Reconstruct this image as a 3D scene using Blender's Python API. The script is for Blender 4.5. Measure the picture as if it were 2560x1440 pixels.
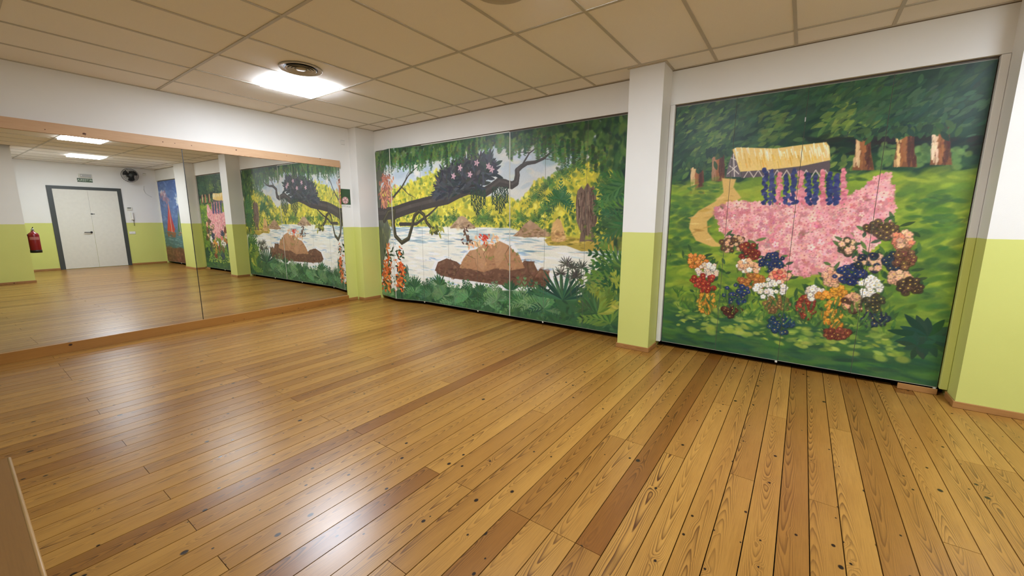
import bpy, bmesh, math, random
import numpy as np
from mathutils import Matrix, Vector

for ob in list(bpy.data.objects):
    bpy.data.objects.remove(ob, do_unlink=True)
SC = bpy.context.scene
COL = SC.collection

# ------------------------------------------------------------------ camera
F_PX, YAW, PITCH, ROLL = 1008.92, -0.61986, -0.16676, 0.00211
CAM = Vector((6.1086, -4.3664, 1.3505))
def cam_axes():
    cy, sy, cp, sp = math.cos(YAW), math.sin(YAW), math.cos(PITCH), math.sin(PITCH)
    fw = Vector((sy*cp, cy*cp, sp)); r = Vector((cy, -sy, 0)); u = r.cross(fw)
    cr, sr = math.cos(ROLL), math.sin(ROLL)
    return r*cr+u*sr, u*cr-r*sr, fw
AR, AU, AF = cam_axes()
cd = bpy.data.cameras.new('camera'); cam = bpy.data.objects.new('camera', cd); COL.objects.link(cam)
cd.sensor_fit = 'HORIZONTAL'; cd.sensor_width = 36.0; cd.lens = F_PX/2560*36.0
cd.clip_start = 0.02; cd.clip_end = 60
cam.matrix_world = Matrix(((AR.x, AU.x, -AF.x, CAM.x), (AR.y, AU.y, -AF.y, CAM.y), (AR.z, AU.z, -AF.z, CAM.z), (0, 0, 0, 1)))
SC.camera = cam
def px_on(px, py, axis, val):
    """point on the plane axis=val that photo pixel (px,py) looks at"""
    v = AR*((px-1280)/F_PX)-AU*((py-720)/F_PX)+AF
    t = (val-CAM[axis])/v[axis]
    return CAM+v*t

# ------------------------------------------------------------------ world, exposure
w = bpy.data.worlds.new('world'); SC.world = w; w.use_nodes = True
w.node_tree.nodes['Background'].inputs[0].default_value = (0.5, 0.45, 0.4, 1)
w.node_tree.nodes['Background'].inputs[1].default_value = 0.0
vs = SC.view_settings
vs.view_transform = 'Standard'; vs.look = 'None'; vs.gamma = 1.0; vs.use_curve_mapping = False
vs.exposure = 0.08
LAMP_STRENGTH = 70.0
LAMP_COLOR = (0.87, 0.95, 1.07, 1)
SC.cycles.max_bounces = 12; SC.cycles.diffuse_bounces = 6; SC.cycles.glossy_bounces = 6
SC.cycles.sample_clamp_indirect = 6.0; SC.cycles.blur_glossy = 1.0
SC.cycles.use_light_tree = False

# ------------------------------------------------------------------ measures (metres)
H = 2.795            # ceiling
HG = 1.2298          # top of the green dado
WX = -0.02           # mirror wall
RX = 9.95            # entrance wall
BY = -6.0            # wall behind the camera
PL, PR, PF = 4.591, 4.919, -0.277      # middle pillar
QL, QR, QF = 7.140, 7.820, -0.2085     # right pillar
CW, CF = 0.173, -0.343                 # corner column
BXX, BXY = 7.26, -3.05                 # inner block corner
LINT = 2.475         # underside of the lintels
# ------------------------------------------------------------------ helpers
ORI = {}
def mk(name, verts, faces, mat=None, parent=None, smooth=False, origin=None):
    v = np.asarray([tuple(p) for p in verts], dtype=float)
    if origin is None:
        lo, hi = v.min(0), v.max(0)
        origin = np.array([(lo[0]+hi[0])/2, (lo[1]+hi[1])/2, lo[2]])
    origin = np.asarray(origin, float)
    me = bpy.data.meshes.new(name)
    me.from_pydata([tuple(p) for p in v-origin], [], [tuple(f) for f in faces])
    me.update()
    if smooth:
        me.polygons.foreach_set('use_smooth', [True]*len(me.polygons))
    if mat: me.materials.append(mat)
    o = bpy.data.objects.new(name, me); COL.objects.link(o)
    return place(o, origin, parent)
def place(o, origin, parent):
    ORI[o.name] = np.asarray(origin, float)
    if parent:
        o.parent = parent; o.location = tuple(origin-ORI[parent.name])
    else:
        o.location = tuple(origin)
    return o
def empty(name, loc, parent=None):
    o = bpy.data.objects.new(name, None); COL.objects.link(o); o.empty_display_size = 0.1
    return place(o, np.array(loc, float), parent)
def tag(o, label=None, cat=None, group=None, kind=None):
    if label: o['label'] = label
    if cat: o['category'] = cat
    if group: o['group'] = group
    if kind: o['kind'] = kind
    return o
def thing(name, loc, label, cat, group=None):
    return tag(empty(name, loc), label, cat, group)
class MB:
    """collects shapes, builds one mesh object"""
    def __init__(s): s.v = []; s.f = []
    def add(s, v, f):
        n = len(s.v); s.v += [tuple(p) for p in v]; s.f += [tuple(i+n for i in q) for q in f]; return s
    def box(s, lo, hi):
        x0, y0, z0 = lo; x1, y1, z1 = hi
        return s.add([(x0,y0,z0),(x1,y0,z0),(x1,y1,z0),(x0,y1,z0),(x0,y0,z1),(x1,y0,z1),(x1,y1,z1),(x0,y1,z1)],
                     [(3,2,1,0),(4,5,6,7),(0,1,5,4),(1,2,6,5),(2,3,7,6),(3,0,4,7)])
    def prism(s, poly, z0, z1):
        """poly: counter-clockwise xy outline"""
        n = len(poly)
        v = [(x, y, z0) for x, y in poly]+[(x, y, z1) for x, y in poly]
        f = [tuple(range(n-1, -1, -1)), tuple(range(n, 2*n))]+[(i, (i+1) % n, n+(i+1) % n, n+i) for i in range(n)]
        return s.add(v, f)
    def bbox(s, lo, hi, b):
        """box with bevelled edges"""
        bm = bmesh.new()
        c = [(a+e)/2 for a, e in zip(lo, hi)]; d = [e-a for a, e in zip(lo, hi)]
        bmesh.ops.create_cube(bm, size=1, matrix=Matrix.Translation(c) @ Matrix.Diagonal((d[0], d[1], d[2], 1)))
        bmesh.ops.bevel(bm, geom=bm.edges[:], offset=b, segments=2, affect='EDGES', profile=0.5)
        return s.bm(bm)
    def bm(s, bm):
        bm.verts.index_update()
        s.add([tuple(v.co) for v in bm.verts], [[v.index for v in f.verts] for f in bm.faces]); bm.free(); return s
    def tube(s, pts, r, n=8, cap=True):
        pts = [Vector(p) for p in pts]; rr = r if isinstance(r, (list, tuple)) else [r]*len(pts)
        rings = []; up = Vector((0, 0, 1))
        for i, p in enumerate(pts):
            d = (pts[min(i+1, len(pts)-1)]-pts[max(i-1, 0)]).normalized()
            a = d.cross(up)
            if a.length < 1e-3: a = d.cross(Vector((1, 0, 0)))
            a.normalize(); b = a.cross(d).normalized()
            rings.append([p+(a*math.cos(t)+b*math.sin(t))*rr[i] for t in [2*math.pi*k/n for k in range(n)]])
        v = [q for ring in rings for q in ring]; f = []
        for i in range(len(pts)-1):
            for k in range(n):
                f.append((i*n+k, i*n+(k+1) % n, (i+1)*n+(k+1) % n, (i+1)*n+k))
        if cap:
            f.append(tuple(range(n-1, -1, -1))); f.append(tuple((len(pts)-1)*n+k for k in range(n)))
        return s.add(v, f)
    def lathe(s, prof, c, n=28, axis=2, close=False):
        """prof: (radius, height) pairs about an axis through c"""
        v = []; f = []
        for r, h in prof:
            for k in range(n):
                a = 2*math.pi*k/n
                p = [0, 0, 0]; p[(axis+1) % 3] = r*math.cos(a); p[(axis+2) % 3] = r*math.sin(a); p[axis] = h
                v.append((c[0]+p[0], c[1]+p[1], c[2]+p[2]))
        m = len(prof)
        for i in range(m if close else m-1):
            j = (i+1) % m
            for k in range(n):
                f.append((i*n+k, i*n+(k+1) % n, j*n+(k+1) % n, j*n+k))
        return s.add(v, f)
    def build(s, name, mat, parent=None, smooth=False, origin=None):
        o = mk(name, s.v, s.f, mat, parent, smooth, origin)
        bm = bmesh.new(); bm.from_mesh(o.data); bmesh.ops.recalc_face_normals(bm, faces=bm.faces[:]); bm.to_mesh(o.data); bm.free()
        return o
def box(name, lo, hi, mat, parent=None): return MB().box(lo, hi).build(name, mat, parent)

# ------------------------------------------------------------------ materials
class NT:
    def __init__(s, name):
        m = bpy.data.materials.new(name); m.use_nodes = True
        s.m = m; s.t = m.node_tree; s.n = s.t.nodes; s.p = s.n['Principled BSDF']
    def node(s, typ, **kw):
        n = s.n.new(typ)
        for k, v in kw.items():
            if k.startswith('i_'):
                key = k[2:]
                n.inputs[int(key) if key.isdigit() else key].default_value = v
            else: setattr(n, k, v)
        return n
    def link(s, a, b): s.t.links.new(a, b)
    def math(s, op, a, b=None, c=None, clamp=False):
        n = s.n.new('ShaderNodeMath'); n.operation = op; n.use_clamp = clamp
        for i, x in enumerate((a, b, c)):
            if x is None: continue
            if hasattr(x, 'links'): s.link(x, n.inputs[i])
            else: n.inputs[i].default_value = x
        return n.outputs[0]
    def mix(s, fac, a, b, typ='MIX'):
        n = s.n.new('ShaderNodeMix'); n.data_type = 'RGBA'; n.blend_type = typ
        for i, x in ((0, fac), (6, a), (7, b)):
            if hasattr(x, 'links'): s.link(x, n.inputs[i])
            else: n.inputs[i].default_value = x
        return n.outputs[2]
    def noise(s, vec, scale, detail=2.0, rough=0.5, dist=0.0):
        n = s.n.new('ShaderNodeTexNoise'); n.inputs['Scale'].default_value = scale; n.inputs['Detail'].default_value = detail
        n.inputs['Roughness'].default_value = rough; n.inputs['Distortion'].default_value = dist
        if vec is not None: s.link(vec, n.inputs['Vector'])
        return n.outputs['Fac']
    def bump(s, h, strength, dist=0.01):
        n = s.n.new('ShaderNodeBump'); n.inputs['Strength'].default_value = strength; n.inputs['Distance'].default_value = dist
        s.link(h, n.inputs['Height']); s.link(n.outputs[0], s.p.inputs['Normal']); return n
def lin(r, g, b): return tuple(((c/255)/12.92 if c/255 <= 0.04045 else ((c/255+0.055)/1.055)**2.4) for c in (r, g, b))+(1,)
def plain(name, rgb, rough=0.5, metal=0.0, var=0.06, scale=14.0, bump=0.0, spec=0.5):
    t = NT(name); g = t.node('ShaderNodeNewGeometry')
    f = t.noise(g.outputs['Position'], scale, 3)
    c = lin(*rgb); d = tuple(x*(1-2*var) for x in c[:3])+(1,)
    t.link(t.mix(f, d, c), t.p.inputs['Base Color'])
    t.p.inputs['Roughness'].default_value = rough; t.p.inputs['Metallic'].default_value = metal
    t.p.inputs['Specular IOR Level'].default_value = spec
    if bump: t.bump(t.noise(g.outputs['Position'], scale*8, 3), bump, 0.002)
    return t.m
def two_tone():
    t = NT('wall_paint_two_tone'); g = t.node('ShaderNodeNewGeometry')
    pos = g.outputs['Position']
    sx = t.node('ShaderNodeSeparateXYZ'); t.link(pos, sx.inputs[0])
    wob = t.math('MULTIPLY', t.math('SUBTRACT', t.noise(pos, 9, 2), 0.5), 0.006)
    up = t.math('GREATER_THAN', t.math('ADD', sx.outputs[2], wob), HG)
    n1 = t.noise(pos, 2.2, 4)
    white = t.mix(n1, lin(226, 224, 218), lin(236, 234, 229))
    green = t.mix(n1, lin(204, 208, 116), lin(212, 215, 126))
    t.link(t.mix(up, green, white), t.p.inputs['Base Color'])
    t.p.inputs['Roughness'].default_value = 0.42; t.p.inputs['Specular IOR Level'].default_value = 0.35
    t.bump(t.noise(pos, 130, 4, 0.6), 0.12, 0.003)
    return t.m
def wood(name, light, mid, dark, knot, rough, ring_k=26.0, across=6.0, along=0.35, tone=True, bump=0.05, axis='Y', knots=0.25, spec=0.5):
    """boards grow along local `axis`; the object property "tone" darkens a board, "seed" shifts its grain"""
    t = NT(name); tc = t.node('ShaderNodeTexCoord')
    at = t.node('ShaderNodeAttribute', attribute_type='OBJECT', attribute_name='tone')
    sd = t.node('ShaderNodeAttribute', attribute_type='OBJECT', attribute_name='seed')
    bo = t.node('ShaderNodeAttribute', attribute_type='OBJECT', attribute_name='bold')
    s = t.node('ShaderNodeSeparateXYZ'); t.link(tc.outputs['Object'], s.inputs[0])
    ax = {'X': (1, 0), 'Y': (0, 1)}[axis]
    cross, grow = s.outputs[ax[0]], s.outputs[ax[1]]
    cz = t.math('ADD', cross, s.outputs[2])
    seed = t.math('MULTIPLY', sd.outputs['Fac'], 37.0)
    def coord(a, b, off=0.0):
        c = t.node('ShaderNodeCombineXYZ')
        t.link(t.math('ADD', t.math('MULTIPLY', cz, a), t.math('ADD', seed, off)), c.inputs[0])
        t.link(t.math('ADD', t.math('MULTIPLY', grow, b), t.math('MULTIPLY', seed, 1.7)), c.inputs[1])
        return c.outputs[0]
    v = t.node('ShaderNodeTexVoronoi', i_Randomness=1.0, i_Scale=1.0); v.voronoi_dimensions = '2D'
    t.link(coord(9.0, 7.0, 5.0), v.inputs['Vector'])
    kd = v.outputs['Distance']
    sel = t.node('ShaderNodeSeparateColor'); t.link(v.outputs['Color'], sel.inputs[0])
    has = t.math('LESS_THAN', sel.outputs[0], knots)
    kr = t.math('MULTIPLY_ADD', t.math('POWER', sel.outputs[1], 2.0), 0.085, 0.038)
    near = t.math('MULTIPLY', has, t.math('POWER', 2.718, t.math('MULTIPLY', t.math('POWER', t.math('DIVIDE', kd, t.math('MULTIPLY', kr, 3.4)), 2.0), -1.0)))
    # nested flame figure: parabolas about a wandering heart line, bent round the knots
    wander = t.math('MULTIPLY', t.math('SUBTRACT', t.noise(coord(0.0, 1.3, 31), 1.0, 1.0), 0.5), 0.07)
    c = t.math('ADD', cz, wander)
    off = t.math('MULTIPLY', t.math('SUBTRACT', t.math('FRACT', t.math('MULTIPLY', sd.outputs['Fac'], 53.7)), 0.5), 0.05)
    c = t.math('ADD', c, off)
    sgn = t.math('SUBTRACT', t.math('MULTIPLY', t.math('GREATER_THAN', t.math('FRACT', t.math('MULTIPLY', sd.outputs['Fac'], 91.3)), 0.5), 2.0), 1.0)
    freq = t.math('MULTIPLY_ADD', t.math('FRACT', t.math('MULTIPLY', sd.outputs['Fac'], 17.9)), 11.0, 3.5)
    ph = t.math('MULTIPLY', t.math('MULTIPLY', grow, freq), sgn)
    ph = t.math('ADD', ph, t.math('POWER', t.math('DIVIDE', t.math('ABSOLUTE', c), t.math('MULTIPLY_ADD', bo.outputs['Fac'], 0.004, 0.0165)), 1.75))
    ph = t.math('ADD', ph, t.math('MULTIPLY', t.noise(coord(18, 2.6, 3), 1.0, 1.5, 0.4), 3.2))
    ph = t.math('ADD', ph, t.math('MULTIPLY', near, 2.6))
    saw = t.math('FRACT', ph)
    ring = t.math('POWER', saw, 2.6)
    ring = t.math('MULTIPLY', ring, t.math('SUBTRACT', 1.0, t.math('POWER', saw, 18.0)))
    patch = t.math('MULTIPLY_ADD', t.noise(coord(5, 0.9, 50), 1.0, 2), 2.6, -0.5, clamp=True)
    heart = t.math('POWER', 2.718, t.math('MULTIPLY', t.math('POWER', t.math('DIVIDE', c, 0.034), 2.0), -1.0))
    ring = t.math('MULTIPLY', ring, t.math('ADD', t.math('MULTIPLY', bo.outputs['Fac'], 0.6), t.math('MULTIPLY', patch, t.math('MULTIPLY_ADD', heart, 0.9, 0.3))))
    fib = t.noise(coord(240, 6, 9), 1.0, 3, 0.6)
    blot = t.noise(coord(11, 2.0, 21), 1.0, 4, 0.6)
    base = t.mix(t.math('MULTIPLY_ADD', t.math('SUBTRACT', blot, 0.5), 1.1, 0.5, clamp=True), mid, light)
    base = t.mix(t.math('MULTIPLY', ring, 0.95, clamp=True), base, dark)
    base = t.mix(t.math('MULTIPLY', t.math('SUBTRACT', fib, 0.42, clamp=True), 0.9, clamp=True), base, dark)
    km = t.math('MULTIPLY', has, t.math('SMOOTH_MAX', t.math('SUBTRACT', 1.0, t.math('DIVIDE', kd, kr)), 0.0, 0.1), clamp=True)
    base = t.mix(t.math('MULTIPLY', km, 3.0, clamp=True), base, knot)
    if tone:
        tn = t.math('MULTIPLY', at.outputs['Fac'], 1.0, clamp=True)
        base = t.mix(tn, base, (0.50, 0.36, 0.26, 1), 'MULTIPLY')
    t.link(base, t.p.inputs['Base Color'])
    rr = t.math('MULTIPLY_ADD', t.noise(coord(30, 12, 3), 1.0, 3), 0.024, rough-0.012)
    t.link(rr, t.p.inputs['Roughness'])
    t.p.inputs['Specular IOR Level'].default_value = spec
    if bump:
        g = t.node('ShaderNodeNewGeometry')
        peel = t.noise(g.outputs['Position'], 95, 1, 0.4)
        wave = t.noise(coord(14, 1.2, 77), 1.0, 1)
        hgt = t.math('ADD', t.math('MULTIPLY', peel, 0.7), t.math('ADD', t.math('MULTIPLY', fib, 0.3), t.math('MULTIPLY', wave, 1.2)))
        t.bump(hgt, bump, 0.004)
    return t.m

M = {}
M['wall'] = two_tone()
M['white'] = plain('white_paint', (232, 230, 224), 0.45)
M['offwhite'] = plain('cream_door_paint', (226, 222, 210), 0.4)
M['plank'] = wood('varnished_pine_floor', lin(184, 138, 66), lin(160, 113, 48), lin(74, 40, 14), lin(26, 14, 8), 0.288, bump=0.022)
M['rail'] = wood('raw_pine_rail', lin(214, 178, 142), lin(200, 162, 124), lin(172, 126, 88), lin(84, 52, 34), 0.5, tone=False, bump=0.03, knots=0.22, spec=0.3)
M['rail_low'] = wood('varnished_pine_rail', lin(178, 126, 60), lin(160, 108, 46), lin(104, 62, 24), lin(50, 22, 10), 0.35, tone=False, bump=0.03, knots=0.34)
M['skirt'] = wood('pine_skirting', lin(182, 134, 80), lin(162, 114, 62), lin(118, 74, 36), lin(60, 30, 16), 0.38, axis='X', tone=False, bump=0.02, knots=0.2)
M['skirt_y'] = wood('pine_skirting_along', lin(182, 134, 80), lin(162, 114, 62), lin(118, 74, 36), lin(60, 30, 16), 0.38, axis='Y', tone=False, bump=0.02, knots=0.2)
M['beech'] = wood('beech_veneer', lin(134, 96, 50), lin(122, 86, 42), lin(100, 68, 30), lin(86, 58, 26), 0.4, axis='X', tone=False, bump=0.02, knots=0.0)
M['beech_edge'] = plain('pale_wood_edging', (168, 132, 84), 0.4)
def tile_mat():
    t = NT('mineral_fibre_tile'); g = t.node('ShaderNodeNewGeometry'); pos = g.outputs['Position']
    n = t.noise(pos, 260, 3, 0.65); n2 = t.noise(pos, 1.3, 2)
    c = t.mix(n2, lin(240, 235, 226), lin(245, 240, 232))
    c = t.mix(t.math('MULTIPLY', t.math('SUBTRACT', n, 0.5, clamp=True), 1.2, clamp=True), c, lin(214, 208, 196))
    t.link(c, t.p.inputs['Base Color']); t.p.inputs['Roughness'].default_value = 0.9; t.p.inputs['Specular IOR Level'].default_value = 0.1
    t.bump(n, 0.25, 0.002); return t.m
M['tile'] = tile_mat()
M['tbar'] = plain('ceiling_grid_metal', (192, 184, 168), 0.45)
M['shadow_line'] = plain('shadow_line_brown', (120, 104, 82), 0.5)  # brown that paints the shadow line where walls meet the ceiling
M['black'] = plain('black_plastic', (30, 30, 29), 0.4)
M['void'] = plain('painted_storage_dark', (20, 19, 18), 0.9)  # near-black colour stands in for the unlit space behind the doors
M['frame'] = plain('dark_grey_frame', (66, 70, 68), 0.45)
M['track'] = plain('dark_bronze_track', (88, 76, 64), 0.5, 0.2)
M['alu'] = plain('brushed_aluminium', (190, 190, 186), 0.35, 0.7)
M['red'] = plain('extinguisher_red', (132, 20, 24), 0.3)
M['greenplate'] = plain('exit_sign_green', (58, 82, 56), 0.4)
M['pale'] = plain('pale_lettering', (214, 224, 206), 0.5)
M['grey'] = plain('grey_plastic', (176, 176, 172), 0.4)
M['ivory'] = plain('ivory_plastic', (226, 224, 212), 0.35)
M['darkgap'] = plain('subfloor_dark', (34, 22, 12), 0.9)
def emit():
    t = NT('led_diffuser'); e = t.node('ShaderNodeEmission'); e.inputs[0].default_value = LAMP_COLOR; e.inputs[1].default_value = LAMP_STRENGTH
    t.link(e.outputs[0], t.n['Material Output'].inputs[0]); return t.m
M['led'] = emit()
def mirror_mat():
    t = NT('silvered_mirror'); t.p.inputs['Base Color'].default_value = (0.86, 0.87, 0.84, 1)
    t.p.inputs['Metallic'].default_value = 1.0; t.p.inputs['Roughness'].default_value = 0.0
    return t.m
M['mirror'] = mirror_mat()
def paint_mat(name):
    t = NT(name); a = t.node('ShaderNodeAttribute', attribute_name='Col'); g = t.node('ShaderNodeNewGeometry')
    n = t.noise(g.outputs['Position'], 60, 4, 0.6)
    c = t.mix(1.0, a.outputs['Color'], t.mix(n, (0.86, 0.86, 0.86, 1), (1.12, 1.12, 1.12, 1)), 'MULTIPLY')
    t.link(c, t.p.inputs['Base Color']); t.p.inputs['Roughness'].default_value = 0.42; t.p.inputs['Specular IOR Level'].default_value = 0.3
    t.bump(n, 0.05, 0.002); return t.m
M['leaf'] = plain('door_leaf_edge', (150, 152, 138), 0.5)
M['paint'] = paint_mat('acrylic_mural_paint')

# ------------------------------------------------------------------ floor
floor = box('floor', (WX, BY, -0.06), (RX+0.1, 0.9, -0.022), M['darkgap']); tag(floor, kind='structure')
rng = random.Random(11)
PITCH_W, X_REF = 0.1155, 5.568
k0 = math.ceil((WX-X_REF)/PITCH_W)-1
k1 = math.floor((RX-X_REF)/PITCH_W)
JOISTS = [-5.7, -4.8, -3.89, -2.98, -2.06, -1.15, -0.1]
fixed = {0: [-2.06, -5.7], -1: [-2.98], 3: [-2.06, -4.8], 4: [-1.15, -3.89], 7: [-1.12, -3.89], 12: [-1.15, -3.89], 11: [-0.1, -2.98],
         -15: [-2.98], -12: [-2.98], -7: [-2.98], -6: [-3.5], -18: [-3.0]}
tones = {(-1, 1): 0.95, (-15, 1): 0.9, (-9, 1): 0.85, (-4, 0): 0.7, (-4, 1): 0.8, (4, 0): 0.7, (5, 0): 0.55, (5, 1): 0.6, (8, 1): 0.6, (11, 2): 0.9, (-22, 1): 0.7, (-31, 1): 0.5}
bolds = {(0, 0): 0.0, (0, 1): 1.0}
for k in range(k0, k1+1):
    x0 = max(X_REF+k*PITCH_W, WX+0.001); x1 = min(X_REF+(k+1)*PITCH_W, RX-0.001)
    if x1-x0 < 0.02: continue
    ends = sorted(fixed.get(k, rng.sample(JOISTS[1:6], rng.choice((1, 1, 2)))))
    ymin = BY+0.001
    if x0 > BXX-0.01: ymin = BXY+0.001; ends = [e for e in ends if e > BXY+0.3]
    ys = [ymin]+ends+[0.12]
    for j in range(len(ys)-1):
        gap = 0.0021
        p = box('plank', (x0+gap, ys[j]+0.0012, -0.022), (x1-gap, ys[j+1]-0.0012, rng.uniform(-0.0006, 0.0)), M['plank'], floor)
        b = p.data
        p['tone'] = tones.get((k, j), rng.choice((0.0, 0.05, 0.15, 0.25, 0.4, 0.55, 0.75))*rng.uniform(0.4, 1.0))
        p['seed'] = rng.uniform(0, 1); p['bold'] = bolds.get((k, j), rng.choice((0, 0, 0.1, 0.2, 0.4, 0.6))*rng.random())

# ------------------------------------------------------------------ walls
def wall(name, boxes, mat=None, label=None):
    m = MB()
    for lo, hi in boxes: m.box(lo, hi)
    return tag(m.build(name, mat or M['wall']), label, kind='structure')
T = 0.12
wall('wall_left', [((WX-T, BY-T, -0.02), (WX, 0.9, H+0.25))], label='white and green mirror wall on the left')
wall('wall_back', [((WX, 0.0, LINT), (RX, T, H+0.25)),
                   ((CW, 0.0, 0), (0.196, T, LINT)), ((PL-0.012, 0.0, 0), (PL+0.02, T, LINT)), ((QR-0.02, 0.0, 0), (QR+0.03, T, LINT)),
                   ((RX-0.03, 0.0, 0), (RX, T, LINT))], label='white wall above the painted folding doors')
wall('wall_right', [((RX, BXY, -0.02), (RX+T, 0.9, H+0.25))], label='far wall with the entrance door, seen in the mirror')
wall('wall_front', [((WX, BY-T, -0.02), (BXX, BY, H+0.25))], label='wall behind the viewer')
wall('wall_inner', [((BXX, BY-T, -0.02), (RX+T, BXY, H+0.25))], label='white and green block jutting into the room, seen in the mirror')
wall('wall_storage', [((WX, 0.9, -0.02), (RX, 1.0, H))], M['void'], 'near-black wall painted as the darkness of the storage behind the doors')
wall('pillar', [((PL, PF, 0), (PR, T, H+0.003))], label='white and green square pillar between the two big murals')
wall('pillar', [((QL, QF, 0), (QR, T, H+0.003))], label='wide white and green pillar at the right edge')
wall('pillar', [((WX, CF, 0), (CW, T, H+0.003))], label='slim white and green corner column beside the mirror')
# white post and jamb strips beside the forest mural
tag(MB().bbox((PR+0.002, -0.012, 0.058), (PR+0.047, 0.05, LINT-0.004), 0.004).build('trim_1', M['white']), 'narrow white door post right of the middle pillar', kind='structure')
tag(MB().bbox((7.094, -0.008, 0.058), (QL-0.001, 0.05, LINT-0.004), 0.004).build('trim_2', M['wall']), 'narrow painted jamb left of the wide right pillar', kind='structure')

# skirting boards
SH, ST = 0.048, 0.012
def skirt(name, segs, label):
    root = tag(empty(name, (segs[0][0][0], segs[0][0][1], 0)), label, kind='structure')
    for (lo, hi) in segs:
        along_x = (hi[0]-lo[0]) > (hi[1]-lo[1])
        m = MB().bbox((lo[0], lo[1], 0.0005), (hi[0], hi[1], SH), 0.003).build('skirting_board', M['skirt'] if along_x else M['skirt_y'], root)
        m['seed'] = rng.random()
skirt('baseboard_pillar', [((PL-ST, PF-ST), (PR+ST, PF)), ((PR, PF), (PR+ST, -0.015)), ((PL-ST, PF), (PL, -0.015))], 'pine skirting round the middle pillar')
skirt('baseboard_right', [((QL-ST, QF-ST), (QR+ST, QF)), ((QL-ST, QF), (QL, 0.0)), ((QR, QF), (QR+ST, 0.0))], 'pine skirting round the wide right pillar')
skirt('baseboard_corner', [((WX+0.045, CF-ST), (CW+ST, CF)), ((CW, CF), (CW+ST, -0.03)), ((WX, -0.545), (WX+ST, CF-ST))], 'pine skirting round the corner column')
skirt('baseboard_entrance', [((RX-ST, BXY+ST), (RX, -2.262)), ((RX-ST, -0.828), (RX, 0.0))], 'pine skirting beside the entrance door')
skirt('baseboard_inner', [((BXX-ST, BY), (BXX, BXY+ST)), ((BXX, BXY), (RX, BXY+ST))], 'pine skirting of the inner block')
skirt('baseboard_front', [((WX, BY), (BXX-ST, BY+ST)), ((WX, BY+ST), (WX+ST, -4.68))], 'pine skirting behind the viewer')
skirt('baseboard_closet', [((6.86, 0.005), (7.09, 0.017))], 'short pine skirting under the forest mural')

# ------------------------------------------------------------------ ceiling
ceil = tag(empty('ceiling', (0, 0, H)), 'suspended ceiling of beige mineral tiles in a metal grid', kind='structure')
XG = [4.7115+0.6*k for k in range(-8, 9)]
XG = [WX]+[x for x in XG if WX+0.05 < x < RX-0.05]+[RX]
YG = [0.0, -0.333, -1.533, -2.733, -3.933, -5.133, BY]
for i in range(len(XG)-1):
    for j in range(len(YG)-1):
        x0, x1, y1, y0 = XG[i], XG[i+1], YG[j], YG[j+1]
        if x0 > BXX-0.3:
            if y1 <= BXY+0.01: continue
            y0 = max(y0, BXY)
        box('ceiling_tile', (x0+0.002, y0+0.002, H+0.004), (x1-0.002, y1-0.002, H+0.02), M['tile'], ceil)
for x in XG[1:-1]:
    y0 = BXY if x > BXX-0.3 else BY
    box('grid_bar', (x-0.012, y0, H-0.001), (x+0.012, 0.0, H+0.0035), M['tbar'], ceil)
for y in YG[1:-1]:
    x1 = BXX if y < BXY else RX
    box('grid_bar', (WX, y-0.012, H-0.0016), (x1, y+0.012, H+0.0035), M['tbar'], ceil)
def angle(lo, hi): box('wall_angle', (lo[0], lo[1], H-0.003), (hi[0], hi[1], H+0.0035), M['tbar'], ceil); 
angle((WX, -0.016), (PL, 0)); angle((PR, -0.016), (QL, 0)); angle((QR, -0.016), (RX, 0))
angle((WX, BY), (WX+0.016, CF)); angle((RX-0.016, BXY), (RX, 0)); angle((CW, CF), (CW+0.016, -0.016))
angle((PR, PF), (PR+0.022, -0.016)); angle((PL-0.02, PF-0.02), (PR+0.022, PF)); angle((QL-0.02, QF-0.02), (QR+0.02, QF))
for x0, x1 in ((CW, PL), (PR, QL), (QR, RX)):
    box('painted_shadow_line', (x0, -0.004, H-0.009), (x1, 0.0, H-0.003), M['shadow_line'], ceil)  # solid dark strip stands in for the shadow under the ceiling edge

# LED boxes
def led(cx, cy, label):
    t = thing('led_ceiling_light', (cx, cy, H-0.026), label, 'ceiling light', 'square LED lights on the ceiling')
    a = 0.28; z0, z1 = H-0.026, H-0.0018
    MB().bbox((cx-a+0.01, cy-a+0.01, z1-0.007), (cx+a-0.01, cy+a-0.01, z1), 0.001).build('frame', M['white'], t)
    MB().box((cx-a, cy-a, z0), (cx+a, cy+a, z1-0.0072)).build('diffuser', M['led'], t)
led(1.47, -1.878, 'square LED light on the ceiling next to the round air vent')
led(4.88, -2.44, 'nearer of the two LED lights seen in the mirror')
led(7.80, -1.85, 'farther of the two LED lights seen in the mirror, towards the door')

def vent(cx, cy, label):
    t = thing('round_air_vent', (cx, cy, H-0.016), label, 'air vent', 'round air vents in the ceiling')
    MB().lathe([(0.150, -0.002), (0.185, -0.012), (0.192, -0.010), (0.190, -0.002)], (cx, cy, H), 40).build('rim', M['tbar'], t, True)
    for q, r in enumerate((0.128, 0.100, 0.072)):
        MB().lathe([(r-0.016, -0.003), (r+0.008, -0.014), (r+0.010, -0.012), (r-0.012, -0.0025)], (cx, cy, H), 36).build('cone_ring', M['tbar'], t, True)
    MB().lathe([(0.0005, -0.014), (0.040, -0.013), (0.046, -0.008), (0.046, -0.003)], (cx, cy, H), 28).build('centre_disc', M['tbar'], t, True)
    MB().lathe([(0.0005, -0.0022), (0.152, -0.0022), (0.152, -0.0017), (0.0005, -0.0017)], (cx, cy, H), 32).build('dark_throat', M['black'], t)
vent(1.99, -2.13, 'round slatted air vent beside the lit LED light')
vent(4.41, -2.12, 'round air vent at the top edge of the picture')

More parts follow.
